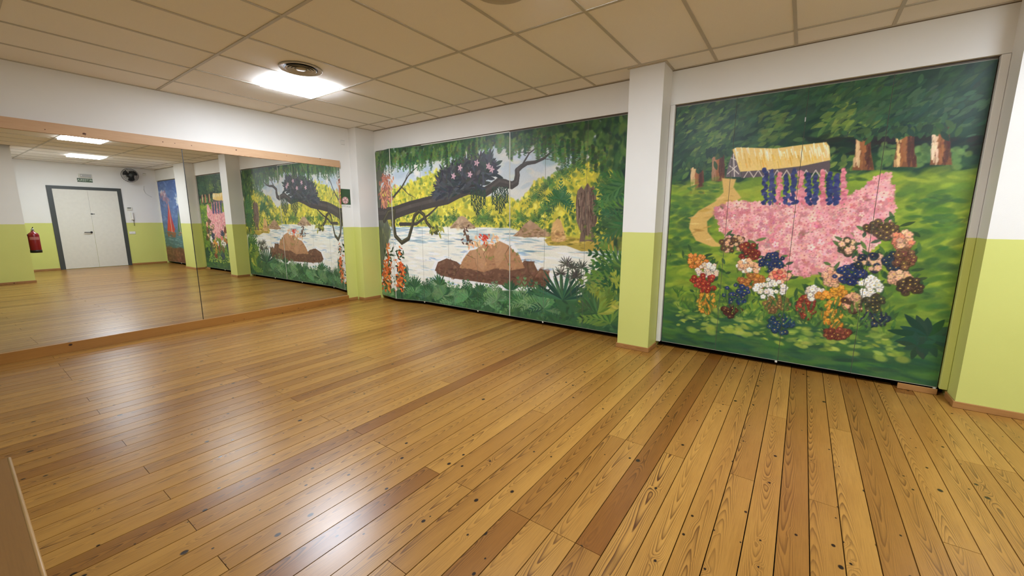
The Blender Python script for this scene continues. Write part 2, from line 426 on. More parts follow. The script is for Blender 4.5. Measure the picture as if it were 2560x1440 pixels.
# ------------------------------------------------------------------ mirror wall
MD, MT = 0.01989, -0.00096
def mx(y, z): return 0.03-math.tan(MD)*(y+2.0)-MT*(z-1.2)
def mirror_panel(y0, y1, label):
    z0, z1 = 0.098, 2.20
    t = 0.004; v = []
    for dx in (0, -t):
        v += [(mx(y0, z0)+dx, y0, z0), (mx(y1, z0)+dx, y1, z0), (mx(y1, z1)+dx, y1, z1), (mx(y0, z1)+dx, y0, z1)]
    o = MB().add(v, [(0, 1, 2, 3), (7, 6, 5, 4), (0, 4, 5, 1), (1, 5, 6, 2), (2, 6, 7, 3), (3, 7, 4, 0)]).build('wall_mirror', M['mirror'])
    return tag(o, label, 'mirror', 'big mirror panes')
mirror_panel(-2.585, -0.556, 'right pane of the big wall mirror, ending at the corner column')
mirror_panel(-4.62, -2.593, 'left pane of the big wall mirror, reflecting the entrance door')
def rail(z0, z1, proud, y1, y0, mat, label, n=1):
    m = MB()
    a = [(mx(y1, 0)+proud, y1), (WX+0.0005, y1), (WX+0.0005, y0), (mx(y0, 0)+proud, y0)]
    o = m.prism(a, z0, z1).build('wooden_rail', mat); o['seed'] = 0.31*n; o['bold'] = 0.3
    return tag(o, label, 'rail')
rail(2.170, 2.272, 0.022, -0.548, -4.66, M['rail'], 'pale knotty pine rail along the top of the mirror', 1)
rail(0.0005, 0.102, 0.030, -0.548, -4.66, M['rail_low'], 'dark honey pine rail under the mirror on the floor', 2)
tag(MB().add([(mx(y, z)+dx, y, z) for dx in (0.0012, -0.006) for y, z in ((-2.5928, 0.103), (-2.5852, 0.103), (-2.5852, 2.169), (-2.5928, 2.169))], [(0, 1, 2, 3), (7, 6, 5, 4), (0, 4, 5, 1), (1, 5, 6, 2), (2, 6, 7, 3), (3, 7, 4, 0)]).build('mirror_joint', M['black']), 'thin black joint strip between the two mirror panes', 'joint strip')

# poster and cover plate on the mirror wall
p = thing('poster', (WX, -0.475, 1.548), 'small dark green poster with a round pink ball, beside the mirror', 'poster')
box('sheet', (WX, -0.575, 1.548), (WX+0.002, -0.372, 1.845), M['white'], p)
box('picture', (WX+0.002, -0.572, 1.594), (WX+0.0026, -0.375, 1.843), plain('poster_green', (58, 92, 60), 0.35, var=0.25, scale=6), p)
pb = MB(); cyy, czz = -0.470, 1.662
pb.lathe([(0.0005, 0.0036), (0.040, 0.0034), (0.056, 0.003), (0.058, 0.0026)], (WX, cyy, czz), 32, axis=0).build('ball', plain('poster_ball_mauve', (196, 150, 140), 0.4, var=0.2, scale=40), p)
for k in range(5):
    a = 2*math.pi*k/5+0.3
    MB().lathe([(0.0005, 0.0044), (0.013, 0.0042), (0.016, 0.0037)], (WX, cyy+0.034*math.cos(a), czz+0.034*math.sin(a)), 14, axis=0).build('ball_patch', plain('poster_pink', (226, 190, 190), 0.4), p)
for k, (a, b, c) in enumerate(((-0.556, -0.53, 1.566), (-0.524, -0.47, 1.573), (-0.455, -0.43, 1.566), (-0.42, -0.385, 1.560))):
    box('caption_mark', (WX+0.002, a, c-0.006), (WX+0.0026, b, c+0.004), M['grey'], p)
c = thing('cover_plate', (WX, -0.452, 2.53), 'small blank square cover plate high on the wall above the poster', 'cover plate')
MB().bbox((WX, -0.487, 2.532), (WX+0.008, -0.417, 2.600), 0.002).build('plate', M['white'], c)
box('shadow_edge', (WX+0.008, -0.485, 2.596), (WX+0.0085, -0.42, 2.5995), M['grey'], c); box('lower_edge', (WX+0.008, -0.485, 2.533), (WX+0.0085, -0.42, 2.5365), M['grey'], c)

# ------------------------------------------------------------------ mural painting kit
class Canvas:
    def __init__(s, x0, x1, z0, z1, res, seed):
        s.x0, s.x1, s.z0, s.z1 = x0, x1, z0, z1
        s.nx = int(round((x1-x0)/res))+1; s.nz = int(round((z1-z0)/res))+1
        s.xs = np.linspace(x0, x1, s.nx); s.zs = np.linspace(z0, z1, s.nz); s.dx = (x1-x0)/(s.nx-1); s.dz = (z1-z0)/(s.nz-1)
        s.a = np.zeros((s.nz, s.nx, 3)); s.r = np.random.default_rng(seed)
    def win(s, xa, xb, za, zb):
        i0 = max(int((xa-s.x0)/s.dx), 0); i1 = min(int((xb-s.x0)/s.dx)+2, s.nx)
        j0 = max(int((za-s.z0)/s.dz), 0); j1 = min(int((zb-s.z0)/s.dz)+2, s.nz)
        if i0 >= i1 or j0 >= j1: return None
        X, Z = np.meshgrid(s.xs[i0:i1], s.zs[j0:j1]); return slice(j0, j1), slice(i0, i1), X, Z
    def blend(s, js, is_, al, col):
        al = al[..., None]; s.a[js, is_] = s.a[js, is_]*(1-al)+np.asarray(col, float)/255*al
    def dab(s, x, z, rx, rz, ang, col, al=1.0, soft=0.35):
        R = max(rx, rz)*1.3+0.01; w = s.win(x-R, x+R, z-R, z+R)
        if w is None: return
        js, is_, X, Z = w; c, q = math.cos(ang), math.sin(ang); dx, dz = X-x, Z-z
        d = np.sqrt(((dx*c+dz*q)/rx)**2+((-dx*q+dz*c)/rz)**2)
        s.blend(js, is_, np.clip((1-d)/soft+0.3, 0, 1)*al, col)
    def leaf(s, x, z, ln, wd, ang, col, al=1.0):
        """pointed leaf growing from (x,z) in direction ang"""
        cx, cz = x+math.cos(ang)*ln/2, z+math.sin(ang)*ln/2
        R = ln*0.6+0.01; w = s.win(cx-R, cx+R, cz-R, cz+R)
        if w is None: return
        js, is_, X, Z = w; c, q = math.cos(ang), math.sin(ang); dx, dz = X-x, Z-z
        u = (dx*c+dz*q)/ln; v = np.abs(-dx*q+dz*c)
        half = wd*0.5*np.sin(np.clip(u, 0, 1)*math.pi)**0.8
        al2 = np.clip((half-v)/0.004+0.5, 0, 1)*((u > 0) & (u < 1))
        s.blend(js, is_, al2*al, col)
    def stroke(s, pts, w0, w1, col, al=1.0, soft=0.004):
        pts = np.asarray([tuple(p)[:2] for p in pts], float); n = len(pts)-1
        for k in range(n):
            a, b = pts[k], pts[k+1]; wa = w0+(w1-w0)*k/n; wb = w0+(w1-w0)*(k+1)/n
            R = max(wa, wb)+0.01
            w = s.win(min(a[0], b[0])-R, max(a[0], b[0])+R, min(a[1], b[1])-R, max(a[1], b[1])+R)
            if w is None: continue
            js, is_, X, Z = w; d = b-a; L2 = max(d@d, 1e-9)
            t = np.clip(((X-a[0])*d[0]+(Z-a[1])*d[1])/L2, 0, 1)
            dist = np.hypot(X-a[0]-t*d[0], Z-a[1]-t*d[1])
            s.blend(js, is_, np.clip(((wa+(wb-wa)*t)/2-dist)/soft+0.5, 0, 1)*al, col)
    def poly(s, pts, col, al=1.0, soft=0.006):
        m = s.mask(pts, soft)
        if m is None: return
        js, is_, al2 = m; s.blend(js, is_, al2*al, col)
    def mask(s, pts, soft=0.006):
        p = np.asarray([tuple(q)[:2] for q in pts], float)
        w = s.win(p[:, 0].min()-soft, p[:, 0].max()+soft, p[:, 1].min()-soft, p[:, 1].max()+soft)
        if w is None: return None
        js, is_, X, Z = w; ins = np.zeros(X.shape, bool); dm = np.full(X.shape, 9.0)
        for k in range(len(p)):
            a, b = p[k], p[(k+1) % len(p)]
            cond = (a[1] > Z) != (b[1] > Z)
            if a[1] != b[1]: ins ^= cond & (X < (b[0]-a[0])*(Z-a[1])/(b[1]-a[1])+a[0])
            d = b-a; t = np.clip(((X-a[0])*d[0]+(Z-a[1])*d[1])/max(d@d, 1e-9), 0, 1)
            dm = np.minimum(dm, np.hypot(X-a[0]-t*d[0], Z-a[1]-t*d[1]))
        return js, is_, np.clip(np.where(ins, dm, -dm)/soft+0.5, 0, 1)
    def grad(s, stops):
        zz = [q[0] for q in stops]; o = np.argsort(zz)
        for c in range(3): s.a[:, :, c] = np.interp(s.zs, [zz[i] for i in o], [stops[i][1][c]/255 for i in o])[:, None]
    def pick(s, cols): 
        c = np.asarray(cols[s.r.integers(len(cols))], float); return np.clip(c*(1+s.r.normal(0, 0.05))+s.r.normal(0, 3, 3), 0, 255)
    def scatter(s, n, xr, zr, cols, size, aspect=(0.5, 1.0), ang=(0, 6.28), al=(0.6, 1), keep=None, leafy=False):
        for _ in range(n):
            x, z = s.r.uniform(*xr), s.r.uniform(*zr)
            if keep is not None and not keep(x, z): continue
            q = s.r.uniform(*size); 
            if leafy: s.leaf(x, z, q*2, q*s.r.uniform(*aspect), s.r.uniform(*ang), s.pick(cols), s.r.uniform(*al))
            else: s.dab(x, z, q, q*s.r.uniform(*aspect), s.r.uniform(*ang), s.pick(cols), s.r.uniform(*al), 0.5)
    def fern(s, x, z, ln, n, cols, a0=0.2, a1=2.94, droop=0.55, wd=0.035):
        for k in range(n):
            a = a0+(a1-a0)*(k+s.r.uniform(-.2, .2))/max(n-1, 1); L = ln*s.r.uniform(.75, 1.1); col = s.pick(cols)
            P = []
            for t in np.linspace(0, 1, 7): P.append((x+math.cos(a)*L*t, z+math.sin(a)*L*t-droop*L*t*t*abs(math.cos(a))))
            s.stroke(P, wd*0.35, wd*0.12, col)
            for i in range(1, 7):
                d = math.atan2(P[i][1]-P[i-1][1], P[i][0]-P[i-1][0]); q = wd*2.2*(1.15-i/7.5)
                for sg in (-1, 1): s.leaf(P[i-1][0], P[i-1][1], q*1.5, wd*0.55, d+sg*0.6, s.pick([col]))
    def spiky(s, x, z, ln, n, cols, a0=0.3, a1=2.84, wd=0.035):
        for k in range(n):
            a = a0+(a1-a0)*(k+s.r.uniform(-.3, .3))/max(n-1, 1); s.leaf(x, z, ln*s.r.uniform(.7, 1.1), wd, a, s.pick(cols))
    def inside(s, pts):
        p = [tuple(q)[:2] for q in pts]
        def f(x, z):
            r = False
            for k in range(len(p)):
                a, b = p[k], p[(k+1) % len(p)]
                if (a[1] > z) != (b[1] > z) and x < (b[0]-a[0])*(z-a[1])/(b[1]-a[1])+a[0]: r = not r
            return r
        return f
def srgb2lin(a): return np.where(a <= 0.04045, a/12.92, ((np.clip(a, 0, 1)+0.055)/1.055)**2.4)
PAINT_GAIN = 1.38
def painted_leaf(name, cv, s0, s1, A, B, z0, z1, parent, thick=0.028, edge=0.0):
    """door leaf from floor point A to B (xy); its front carries canvas columns s0..s1"""
    A, B = Vector(A), Vector(B); d = (B-A); L = d.length; d.normalize(); n = Vector((d.y, -d.x))   # n points into the room
    back = [(A.x, A.y), (B.x, B.y), (B.x-n.x*thick, B.y-n.y*thick), (A.x-n.x*thick, A.y-n.y*thick)]
    leaf = MB().prism(back, z0, z1).build('door_leaf', M['leaf'], parent)
    i0 = int(np.searchsorted(cv.xs, s0)); i1 = int(np.searchsorted(cv.xs, s1))
    cols = cv.a[:, i0:i1+1]; nx, nz = cols.shape[1], cols.shape[0]
    e = 0.0007+edge
    u = np.linspace(e, L-0.0007, nx); zz = np.linspace(z0+0.006, z1-0.004, nz)
    U, Z = np.meshgrid(u, zz); off = 0.0008
    V = np.stack([A.x+d.x*U+n.x*off, A.y+d.y*U+n.y*off, Z], -1).reshape(-1, 3)
    org = np.array([(A.x+B.x)/2, (A.y+B.y)/2, z0])
    me = bpy.data.meshes.new('painted_picture')
    idx = np.arange(nx*nz).reshape(nz, nx)
    q = np.stack([idx[:-1, :-1], idx[:-1, 1:], idx[1:, 1:], idx[1:, :-1]], -1).reshape(-1, 4)
    me.vertices.add(nx*nz); me.vertices.foreach_set('co', (V-org).ravel().astype(np.float32))
    me.loops.add(q.size); me.loops.foreach_set('vertex_index', q.ravel().astype(np.int32))
    me.polygons.add(len(q)); me.polygons.foreach_set('loop_start', np.arange(0, q.size, 4, dtype=np.int32))
    me.update(calc_edges=True)
    at = me.color_attributes.new('Col', 'FLOAT_COLOR', 'POINT')
    rgb = np.clip(srgb2lin(np.clip(cols, 0, 1))*PAINT_GAIN, 0, 0.9).reshape(-1, 3)
    at.data.foreach_set('color', np.concatenate([rgb, np.ones((len(rgb), 1))], 1).ravel().astype(np.float32))
    me.materials.append(M['paint'])
    o = bpy.data.objects.new('painted_picture', me); COL.objects.link(o); place(o, org, leaf)
    return leaf

# ------------------------------------------------------------------ door_1: jungle river on folding leaves
def J(u, v):
    p = px_on(900+u/2.4, 260+v/2.4, 1, 0.0); return (p.x, p.z)
def S(u, v):
    p = px_on(1540+u/1.5, 120+v/1.5, 1, 0.02); return (p.x, p.z)
def paint_jungle():
    c = Canvas(0.19, 4.59, 0.055, 2.46, 0.0055, 5); r = c.r
    PJ = lambda L: [J(*q) for q in L]
    c.grad([(2.5, (150, 165, 175)), (2.0, (172, 182, 190)), (1.6, (196, 196, 190)), (1.3, (205, 203, 190)), (0.0, (205, 203, 190))])
    c.scatter(260, (0.2, 4.5), (1.35, 2.3), [(150, 170, 185), (165, 182, 196), (205, 200, 186), (214, 206, 188), (180, 186, 190)], (0.05, 0.16), (0.3, 0.6), (-0.4, 0.4), (0.25, 0.6))
    top = [(60, 540), (130, 520), (250, 500), (380, 440), (480, 400), (560, 420), (620, 450), (690, 500), (760, 560), (880, 570), (960, 600), (1040, 480), (1110, 460), (1200, 430), (1290, 360), (1400, 330), (1620, 300)]
    bush = PJ(top+[(1620, 900), (1250, 850), (1100, 800), (900, 745), (540, 735), (60, 735)])
    c.poly(bush, (172, 164, 62), 1, 0.03)
    kb = c.inside(bush)
    Y = [(206, 194, 66), (196, 182, 58), (176, 170, 62), (160, 158, 60), (214, 204, 96)]
    G = [(112, 128, 56), (92, 116, 56), (130, 140, 60), (76, 104, 54)]
    c.scatter(2600, (0.2, 4.55), (1.15, 2.25), Y, (0.015, 0.05), (0.4, 0.9), (0, 6.28), (0.4, 0.9), kb)
    c.scatter(900, (0.2, 4.55), (1.15, 2.25), G, (0.012, 0.04), (0.4, 0.9), (0, 6.28), (0.4, 0.8), kb)
    for k in range(len(top)-1):
        for _ in range(26):
            t = r.random(); u = top[k][0]+(top[k+1][0]-top[k][0])*t; v = top[k][1]+(top[k+1][1]-top[k][1])*t
            x, z = J(u, v+r.normal(4, 12)); c.dab(x, z, r.uniform(.015, .045), r.uniform(.012, .03), r.uniform(0, 3), c.pick(Y+G[:2]), .8, .6)
    for (u, v) in ((1210, 420), (1300, 370), (1130, 490), (1060, 560), (1200, 580), (720, 690), (560, 690), (960, 690), (1050, 700), (450, 690), (760, 690), (1110, 640)):
        x, z = J(u, v); c.fern(x, z, r.uniform(.12, .24), 9, [(70, 104, 56), (86, 118, 58), (54, 88, 52)], -0.4, 3.6, .5, .018)
    x, z = J(1200, 570); c.fern(x, z, .26, 11, [(48, 88, 58), (58, 98, 60)], -.6, 3.8, .6, .03)
    c.scatter(420, (0.2, 4.55), (1.18, 1.42), [(70, 96, 52), (52, 82, 46), (96, 116, 54)], (0.012, 0.035), (0.4, .9), (0, 6.28), (.5, .9), kb)
    # water
    water = PJ([(60, 735), (540, 740), (900, 745), (930, 790), (1110, 800), (1120, 850), (1300, 880), (1560, 880), (1600, 1000), (1560, 1400), (60, 1200)])
    c.poly(water, (208, 206, 194), 1, 0.012); kw = c.inside(water)
    c.scatter(700, (0.2, 4.5), (0.25, 1.3), [(214, 212, 202), (222, 218, 206), (196, 200, 196), (206, 202, 186)], (0.04, 0.15), (0.1, 0.22), (-.06, .06), (.4, .8), kw)
    c.scatter(230, (0.2, 4.5), (0.95, 1.27), [(112, 142, 158), (134, 158, 168), (92, 126, 146), (150, 172, 178)], (0.04, 0.16), (0.05, 0.13), (-.05, .05), (.4, .85), kw)
    c.scatter(140, (0.2, 4.5), (0.3, 0.95), [(150, 172, 184), (170, 186, 192), (128, 156, 178)], (0.03, 0.12), (0.06, 0.14), (-.1, .1), (.3, .7), kw)
    # far boulders and the right bank
    def rock(pts, base, hi, lo, n=60):
        P = PJ(pts); c.poly(P, base, 1, .008); k = c.inside(P); xs = [q[0] for q in P]; zs = [q[1] for q in P]
        c.scatter(n, (min(xs), max(xs)), (min(zs), max(zs)), hi, (.012, .045), (.3, .8), (.3, 1.2), (.3, .7), k)
        c.scatter(n, (min(xs), max(xs)), (min(zs), (min(zs)+max(zs))/2), lo, (.012, .04), (.2, .5), (-.3, .3), (.3, .7), k)
    rock([(540, 745), (560, 715), (585, 690), (606, 670), (630, 676), (650, 700), (690, 735), (690, 748)], (160, 134, 108), [(182, 154, 124), (170, 144, 118)], [(110, 88, 70), (128, 104, 80)])
    rock([(912, 792), (950, 760), (985, 720), (1018, 698), (1045, 712), (1090, 750), (1145, 780), (1140, 796), (1000, 800)], (152, 122, 98), [(178, 148, 118), (166, 136, 108)], [(104, 80, 60), (120, 104, 62)])
    bank = PJ([(1105, 815), (1160, 790), (1270, 800), (1420, 820), (1570, 790), (1570, 880), (1330, 884), (1240, 850), (1130, 850)])
    c.poly(bank, (156, 136, 62), 1, .01); kk = c.inside(bank)
    c.scatter(240, (3.3, 4.55), (.9, 1.25), [(178, 152, 74), (150, 134, 60), (104, 96, 48), (190, 166, 90), (92, 84, 44)], (.012, .05), (.15, .4), (-.15, .15), (.5, .9), kk)
    # broken tree stump and pale stone on the bank
    st = PJ([(1318, 828), (1326, 770), (1300, 700), (1296, 600), (1306, 520), (1330, 492), (1345, 512), (1366, 470), (1384, 500), (1404, 488), (1416, 540), (1422, 620), (1424, 700), (1398, 760), (1420, 830), (1370, 822)])
    c.poly(st, (104, 86, 76), 1, .006); ks = c.inside(st)
    for _ in range(170):
        u, v = r.uniform(1295, 1425), r.uniform(470, 830)
        a, b = J(u, v), J(u+r.normal(0, 5), v+r.uniform(25, 80))
        if ks(*a) and ks(*b): c.stroke([a, b], .012, .004, c.pick([(128, 108, 94), (84, 68, 60), (66, 52, 46), (140, 120, 102)]), .75)
    c.scatter(26, (3.95, 4.35), (1.0, 1.3), [(96, 112, 52), (130, 136, 60)], (.015, .03), (.4, .8), (0, 3), (.6, .9), ks)
    rock([(1150, 822), (1146, 770), (1160, 715), (1186, 684), (1206, 700), (1226, 760), (1232, 822), (1190, 830)], (186, 148, 98), [(204, 168, 116), (196, 156, 104)], [(140, 106, 66), (160, 124, 78)], 40)
    # the great two-coloured boulder lying in the river, with foam round it
    out = [(452, 985), (478, 935), (540, 925), (604, 955), (640, 900), (700, 868), (770, 850), (850, 828), (905, 850), (950, 905), (985, 940), (1040, 945), (1085, 985), (1135, 1010), (1142, 1060), (1105, 1108), (1000, 1098), (880, 1092), (720, 1072), (570, 1050), (485, 1030)]
    cx, cy = 800, 980
    c.poly(PJ([(cx+(u-cx)*1.06, cy+(v-cy)*1.16+6) for u, v in out]), (226, 226, 220), .95, .02)
    for k in range(150):
        u, v = out[r.integers(len(out))]; q = J(cx+(u-cx)*r.uniform(1.05, 1.14)+r.normal(0, 18), cy+(v-cy)*r.uniform(1.1, 1.4)+10)
        c.dab(*q, r.uniform(.03, .1), .008, r.normal(0, .1), c.pick([(130, 158, 186), (160, 182, 198), (236, 236, 232)]), .7, .5)
    for pts in ([(452, 1000), (470, 950), (520, 928), (580, 948), (640, 1000), (660, 1062), (560, 1048), (480, 1030)], [(900, 1094), (930, 990), (985, 942), (1040, 948), (1060, 990), (1090, 1040), (1040, 1102)], [(1020, 1098), (1050, 1030), (1085, 990), (1130, 1010), (1144, 1062), (1105, 1108)], [(560, 1048), (600, 975), (700, 960), (860, 970), (960, 1000), (970, 1096), (880, 1092), (720, 1072)]):
        rock(pts, (100, 72, 58), [(118, 88, 70), (108, 80, 64), (128, 98, 78)], [(76, 52, 42), (86, 60, 48)], 110)
        c.stroke(PJ([(u, v+2) for u, v in pts[:len(pts)//2+1]]), .010, .008, (66, 46, 38), .6)
    capp = [(596, 985), (620, 930), (660, 880), (700, 872), (742, 838), (800, 842), (836, 822), (890, 848), (914, 880), (950, 905), (985, 985), (900, 1000), (820, 985), (740, 1010), (660, 990)]
    rock(capp, (158, 118, 86), [(176, 136, 102), (166, 126, 94), (150, 110, 80)], [(140, 102, 74), (158, 120, 86)], 170)
    for pts in ([(660, 880), (700, 872), (742, 838), (760, 900), (740, 1010), (690, 950)], [(836, 822), (890, 848), (870, 920), (820, 985), (800, 900)]):
        c.poly(PJ(pts), (178, 140, 106), .5, .01)
    for L in ([(540, 930), (590, 990), (600, 1045)], [(700, 1000), (740, 1030), (730, 1070)], [(1000, 950), (1010, 1010), (1060, 1060)], [(905, 985), (890, 1030), (900, 1085)], [(770, 852), (740, 900), (760, 950)], [(900, 850), (870, 900), (890, 960)], [(640, 905), (690, 930), (700, 980)]):
        c.stroke(PJ(L), .009, .003, (66, 46, 38), .7)
    c.scatter(60, (1.5, 3.6), (.75, .95), [(120, 124, 60), (96, 106, 54)], (.012, .03), (.4, .8), (0, 3), (.4, .8), c.inside(PJ(capp)))
    for (u, v, col) in ((760, 806, (176, 52, 40)), (745, 815, (190, 70, 50)), (690, 830, (214, 164, 124)), (665, 850, (206, 150, 112)), (650, 830, (84, 60, 50)), (815, 800, (218, 172, 132)), (640, 800, (92, 66, 56)), (720, 838, (220, 176, 136)), (790, 835, (206, 156, 116)), (640, 765, (88, 62, 52))):
        for _ in range(9):
            q = J(u+r.normal(0, 11), v+r.normal(0, 10)); c.leaf(*q, r.uniform(.04, .075), .026, r.uniform(0, 6.28), c.pick([col]))
    for u in (650, 700, 760, 810): c.stroke(PJ([(u, 830), (u+r.normal(0, 8), 865)]), .008, .006, (80, 104, 52))
    # tall left trunk, big branch, liana
    c.poly(PJ([(60, 250), (165, 262), (150, 400), (120, 520), (150, 640), (190, 760), (150, 930), (120, 1120), (60, 1150)]), (84, 88, 76), 1, .02)
    c.scatter(150, (0.19, 0.62), (.3, 2.46), [(66, 72, 62), (110, 116, 84), (96, 104, 78), (54, 58, 52), (134, 138, 92)], (.02, .09), (.12, .3), (1.3, 1.8), (.4, .8), c.inside(PJ([(60, 250), (175, 262), (160, 400), (130, 520), (160, 640), (200, 760), (160, 930), (120, 1120), (60, 1150)])))
    dk, dk2 = (62, 57, 54), (84, 77, 72)
    B = PJ([(110, 660), (200, 655), (300, 620), (420, 588), (520, 566), (590, 530), (650, 508), (700, 512), (745, 528), (790, 500), (832, 466), (870, 474), (905, 486), (932, 470), (940, 425), (938, 396), (965, 372), (1000, 352), (1050, 345), (1100, 325), (1140, 290), (1165, 262)])
    c.stroke(B, .21, .014, dk); c.stroke([(x+.01, z+.016) for x, z in B], .06, .004, dk2, .55)
    for L, w in (([(965, 372), (990, 330), (1015, 290), (1050, 265), (1080, 235)], .03), ([(1015, 290), (970, 285), (930, 292)], .018), ([(1100, 325), (1160, 330)], .012), ([(200, 560), (250, 500), (290, 430), (320, 400), (345, 375)], .035),
                 ([(250, 500), (290, 540), (330, 560)], .02), ([(270, 470), (280, 430), (300, 395)], .015), ([(150, 640), (160, 560), (200, 560)], .05), ([(240, 720), (340, 720), (420, 660), (480, 600)], .06), ([(130, 640), (125, 560), (160, 480)], .03)):
        c.stroke(PJ(L), w, w*.3, dk)
    V = PJ([(150, 700), (175, 650), (205, 640), (200, 720), (212, 790), (250, 830), (292, 806), (312, 740), (328, 670), (358, 642), (385, 662), (402, 710), (428, 742)])
    c.stroke(V, .085, .05, (58, 55, 44)); c.stroke([(x-.012, z+.012) for x, z in V], .02, .012, (98, 94, 64), .6)
    for _ in range(26):
        q = J(435+r.normal(12, 20), 748+r.normal(4, 14)); c.leaf(*q, r.uniform(.07, .13), .04, r.uniform(-2.6, .3), c.pick([(150, 146, 66), (112, 122, 56), (66, 70, 44)]))
    # dark orchid thicket growing on the branch
    for _ in range(620):
        a = r.uniform(0, 6.28); q = math.sqrt(r.random()); u, v = 640+q*math.cos(a)*165, 432-q*math.sin(a)*r.uniform(70, 112)+ (640-(640+q*math.cos(a)*165))*0.28
        x, z = J(u, v); c.leaf(x, z, r.uniform(.09, .2), r.uniform(.03, .055), r.uniform(-.4, 3.5), c.pick([(50, 52, 57), (58, 60, 66), (44, 46, 50), (72, 75, 80), (54, 60, 58)]))
    for _ in range(80):
        x, z = J(r.uniform(470, 560), r.uniform(490, 550)); c.leaf(x, z, r.uniform(.1, .2), .035, r.uniform(2.2, 4.2), c.pick([(50, 52, 57), (64, 66, 70)]))
    for (u, v) in ((600, 380), (700, 350), (560, 430), (770, 370), (660, 420), (790, 390)):
        for k in range(5): c.leaf(*J(u, v), .05, .024, k*1.257, (186, 150, 160))
    # hanging strings of leaves
    for u0, n in ((672, 9), (690, 12), (708, 14), (726, 11), (745, 9), (800, 10), (820, 13), (842, 15), (862, 12), (880, 9)):
        for k in range(n):
            for sg in (-1, 1):
                x, z = J(u0+r.normal(0, 2), 500+k*11+(8 if u0 < 780 else -8)); c.leaf(x, z, .042, .018, -math.pi/2+sg*.6, c.pick([(48, 66, 52), (40, 56, 46)]))
    # curtain of vines along the top
    low = lambda u: np.interp(u, [60, 180, 300, 400, 520, 620, 760, 860, 900, 1000, 1100, 1250, 1330, 1450, 1600], [330, 380, 380, 350, 330, 300, 262, 240, 290, 250, 250, 290, 300, 360, 420])
    D = [(34, 56, 44), (44, 70, 46), (58, 86, 50), (74, 102, 56), (92, 116, 62)]
    for k in range(1000):
        u = r.uniform(70, 1610); t = r.random()
        vt = np.interp(u, [90, 1600], [262, 50]); v = vt-20+(low(u)-vt)*t*.85
        col = c.pick(D[:3] if t < .45 else D[1:])
        for q in range(3): c.dab(*J(u+r.normal(0, 7), v+q*14), r.uniform(.02, .04), r.uniform(.02, .05), r.uniform(0, 3), col, .85, .6)
    for k in range(280):
        u = r.uniform(80, 1600); v0 = low(u)-r.uniform(20, 90); v1 = low(u)+r.uniform(-30, 55)*(1.6 if u > 1050 else 1)
        if v1 < v0: continue
        col = c.pick(D[1:])
        for v in np.arange(v0, v1, 9): c.dab(*J(u+r.normal(0, 2.5), v), r.uniform(.012, .024)*(1.15-(v-v0)/(v1-v0+1)*.7), r.uniform(.02, .03), r.uniform(1.2, 1.9), np.clip(col+r.normal(0, 7, 3), 0, 255), .85, .5)
    # shady right edge and palm fronds
    c.scatter(420, (4.15, 4.6), (1.0, 2.46), [(36, 62, 46), (48, 78, 50), (64, 94, 54), (32, 52, 46), (86, 110, 56)], (.025, .07), (.3, .7), (1.0, 2.2), (.4, .8), lambda x, z: r.random() < (x-4.1)/.4)
    for (u, v) in ((1600, 560), (1600, 640), (1590, 480), (1600, 720)):
        x, z = J(u, v); c.fern(x, z, .42, 5, [(58, 92, 56), (48, 82, 54), (72, 104, 58)], 2.5, 3.6, .35, .05)
    # foreground
    fg = PJ([(60, 1120), (200, 1110), (330, 1090), (450, 1090), (600, 1110), (760, 1130), (900, 1120), (1050, 1150), (1200, 1170), (1330, 1150), (1380, 1020), (1600, 960), (1600, 1420), (60, 1220)])
    c.poly(fg, (54, 88, 58), 1, .02); kf = c.inside(fg)
    c.scatter(900, (0.19, 4.6), (.05, .75), [(44, 76, 54), (60, 98, 60), (36, 64, 50), (76, 112, 66), (50, 84, 48)], (.02, .08), (.25, .6), (0, 6.28), (.4, .8), kf)
    c.scatter(160, (0.19, 0.9), (.1, .8), [(40, 66, 50), (52, 84, 54), (34, 56, 48)], (.02, .06), (.3, .7), (0, 6.28), (.5, .9), c.inside(PJ([(60, 900), (150, 960), (290, 960), (330, 1100), (60, 1140)])))
    for (u, v, L) in ((170, 1140, .3), (260, 1080, .3), (330, 1130, .33), (430, 1140, .34), (560, 1190, .36), (650, 1160, .3), (760, 1190, .34), (820, 1180, .3), (980, 1200, .42), (1060, 1200, .3), (1100, 1230, .3), (500, 1150, .25)):
        x, z = J(u, v); c.fern(x, z, L, 11, [(84, 122, 82), (64, 104, 66), (46, 82, 56), (100, 136, 92)], .1, 3.04, .6, .038)
    for (u, v, L) in ((330, 1100, .22), (480, 1090, .2), (1080, 1160, .2), (720, 1130, .15), (900, 1120, .15)):
        x, z = J(u, v); c.spiky(x, z, L, 11, [(44, 78, 54), (58, 94, 60)], .4, 2.7, .03)
    x, z = J(1215, 1180); c.spiky(x, z, .45, 19, [(36, 66, 54), (46, 80, 58), (60, 96, 66)], .15, 3.0, .035)
    for (u0, v0, u1, v1) in ((1240, 965, 1268, 1150), (1290, 1040, 1305, 1180), (1305, 1040, 1325, 1180), (1278, 985, 1262, 1080), (1330, 985, 1322, 1080), (1205, 1020, 1215, 1120)):
        c.stroke(PJ([(u0, v0), ((u0+u1)/2+3, (v0+v1)/2), (u1, v1)]), .011, .014, (62, 76, 62)); x, z = J(u0, v0)
        c.spiky(x, z, .12, 13, [(58, 58, 54), (70, 72, 64)], -.5, 3.6, .013)
    for (u, v, a0, a1, L) in ((1590, 1000, 2.2, 3.5, .62), (1590, 1120, 2.3, 3.6, .6), (1600, 1260, 1.9, 3.0, .62), (1500, 1320, 1.0, 2.8, .5), (1420, 1260, .8, 2.7, .36)):
        x, z = J(u, v); c.fern(x, z, L, 7, [(112, 134, 62), (88, 116, 58), (64, 98, 56), (150, 156, 66), (50, 82, 52)], a0, a1, .45, .06)
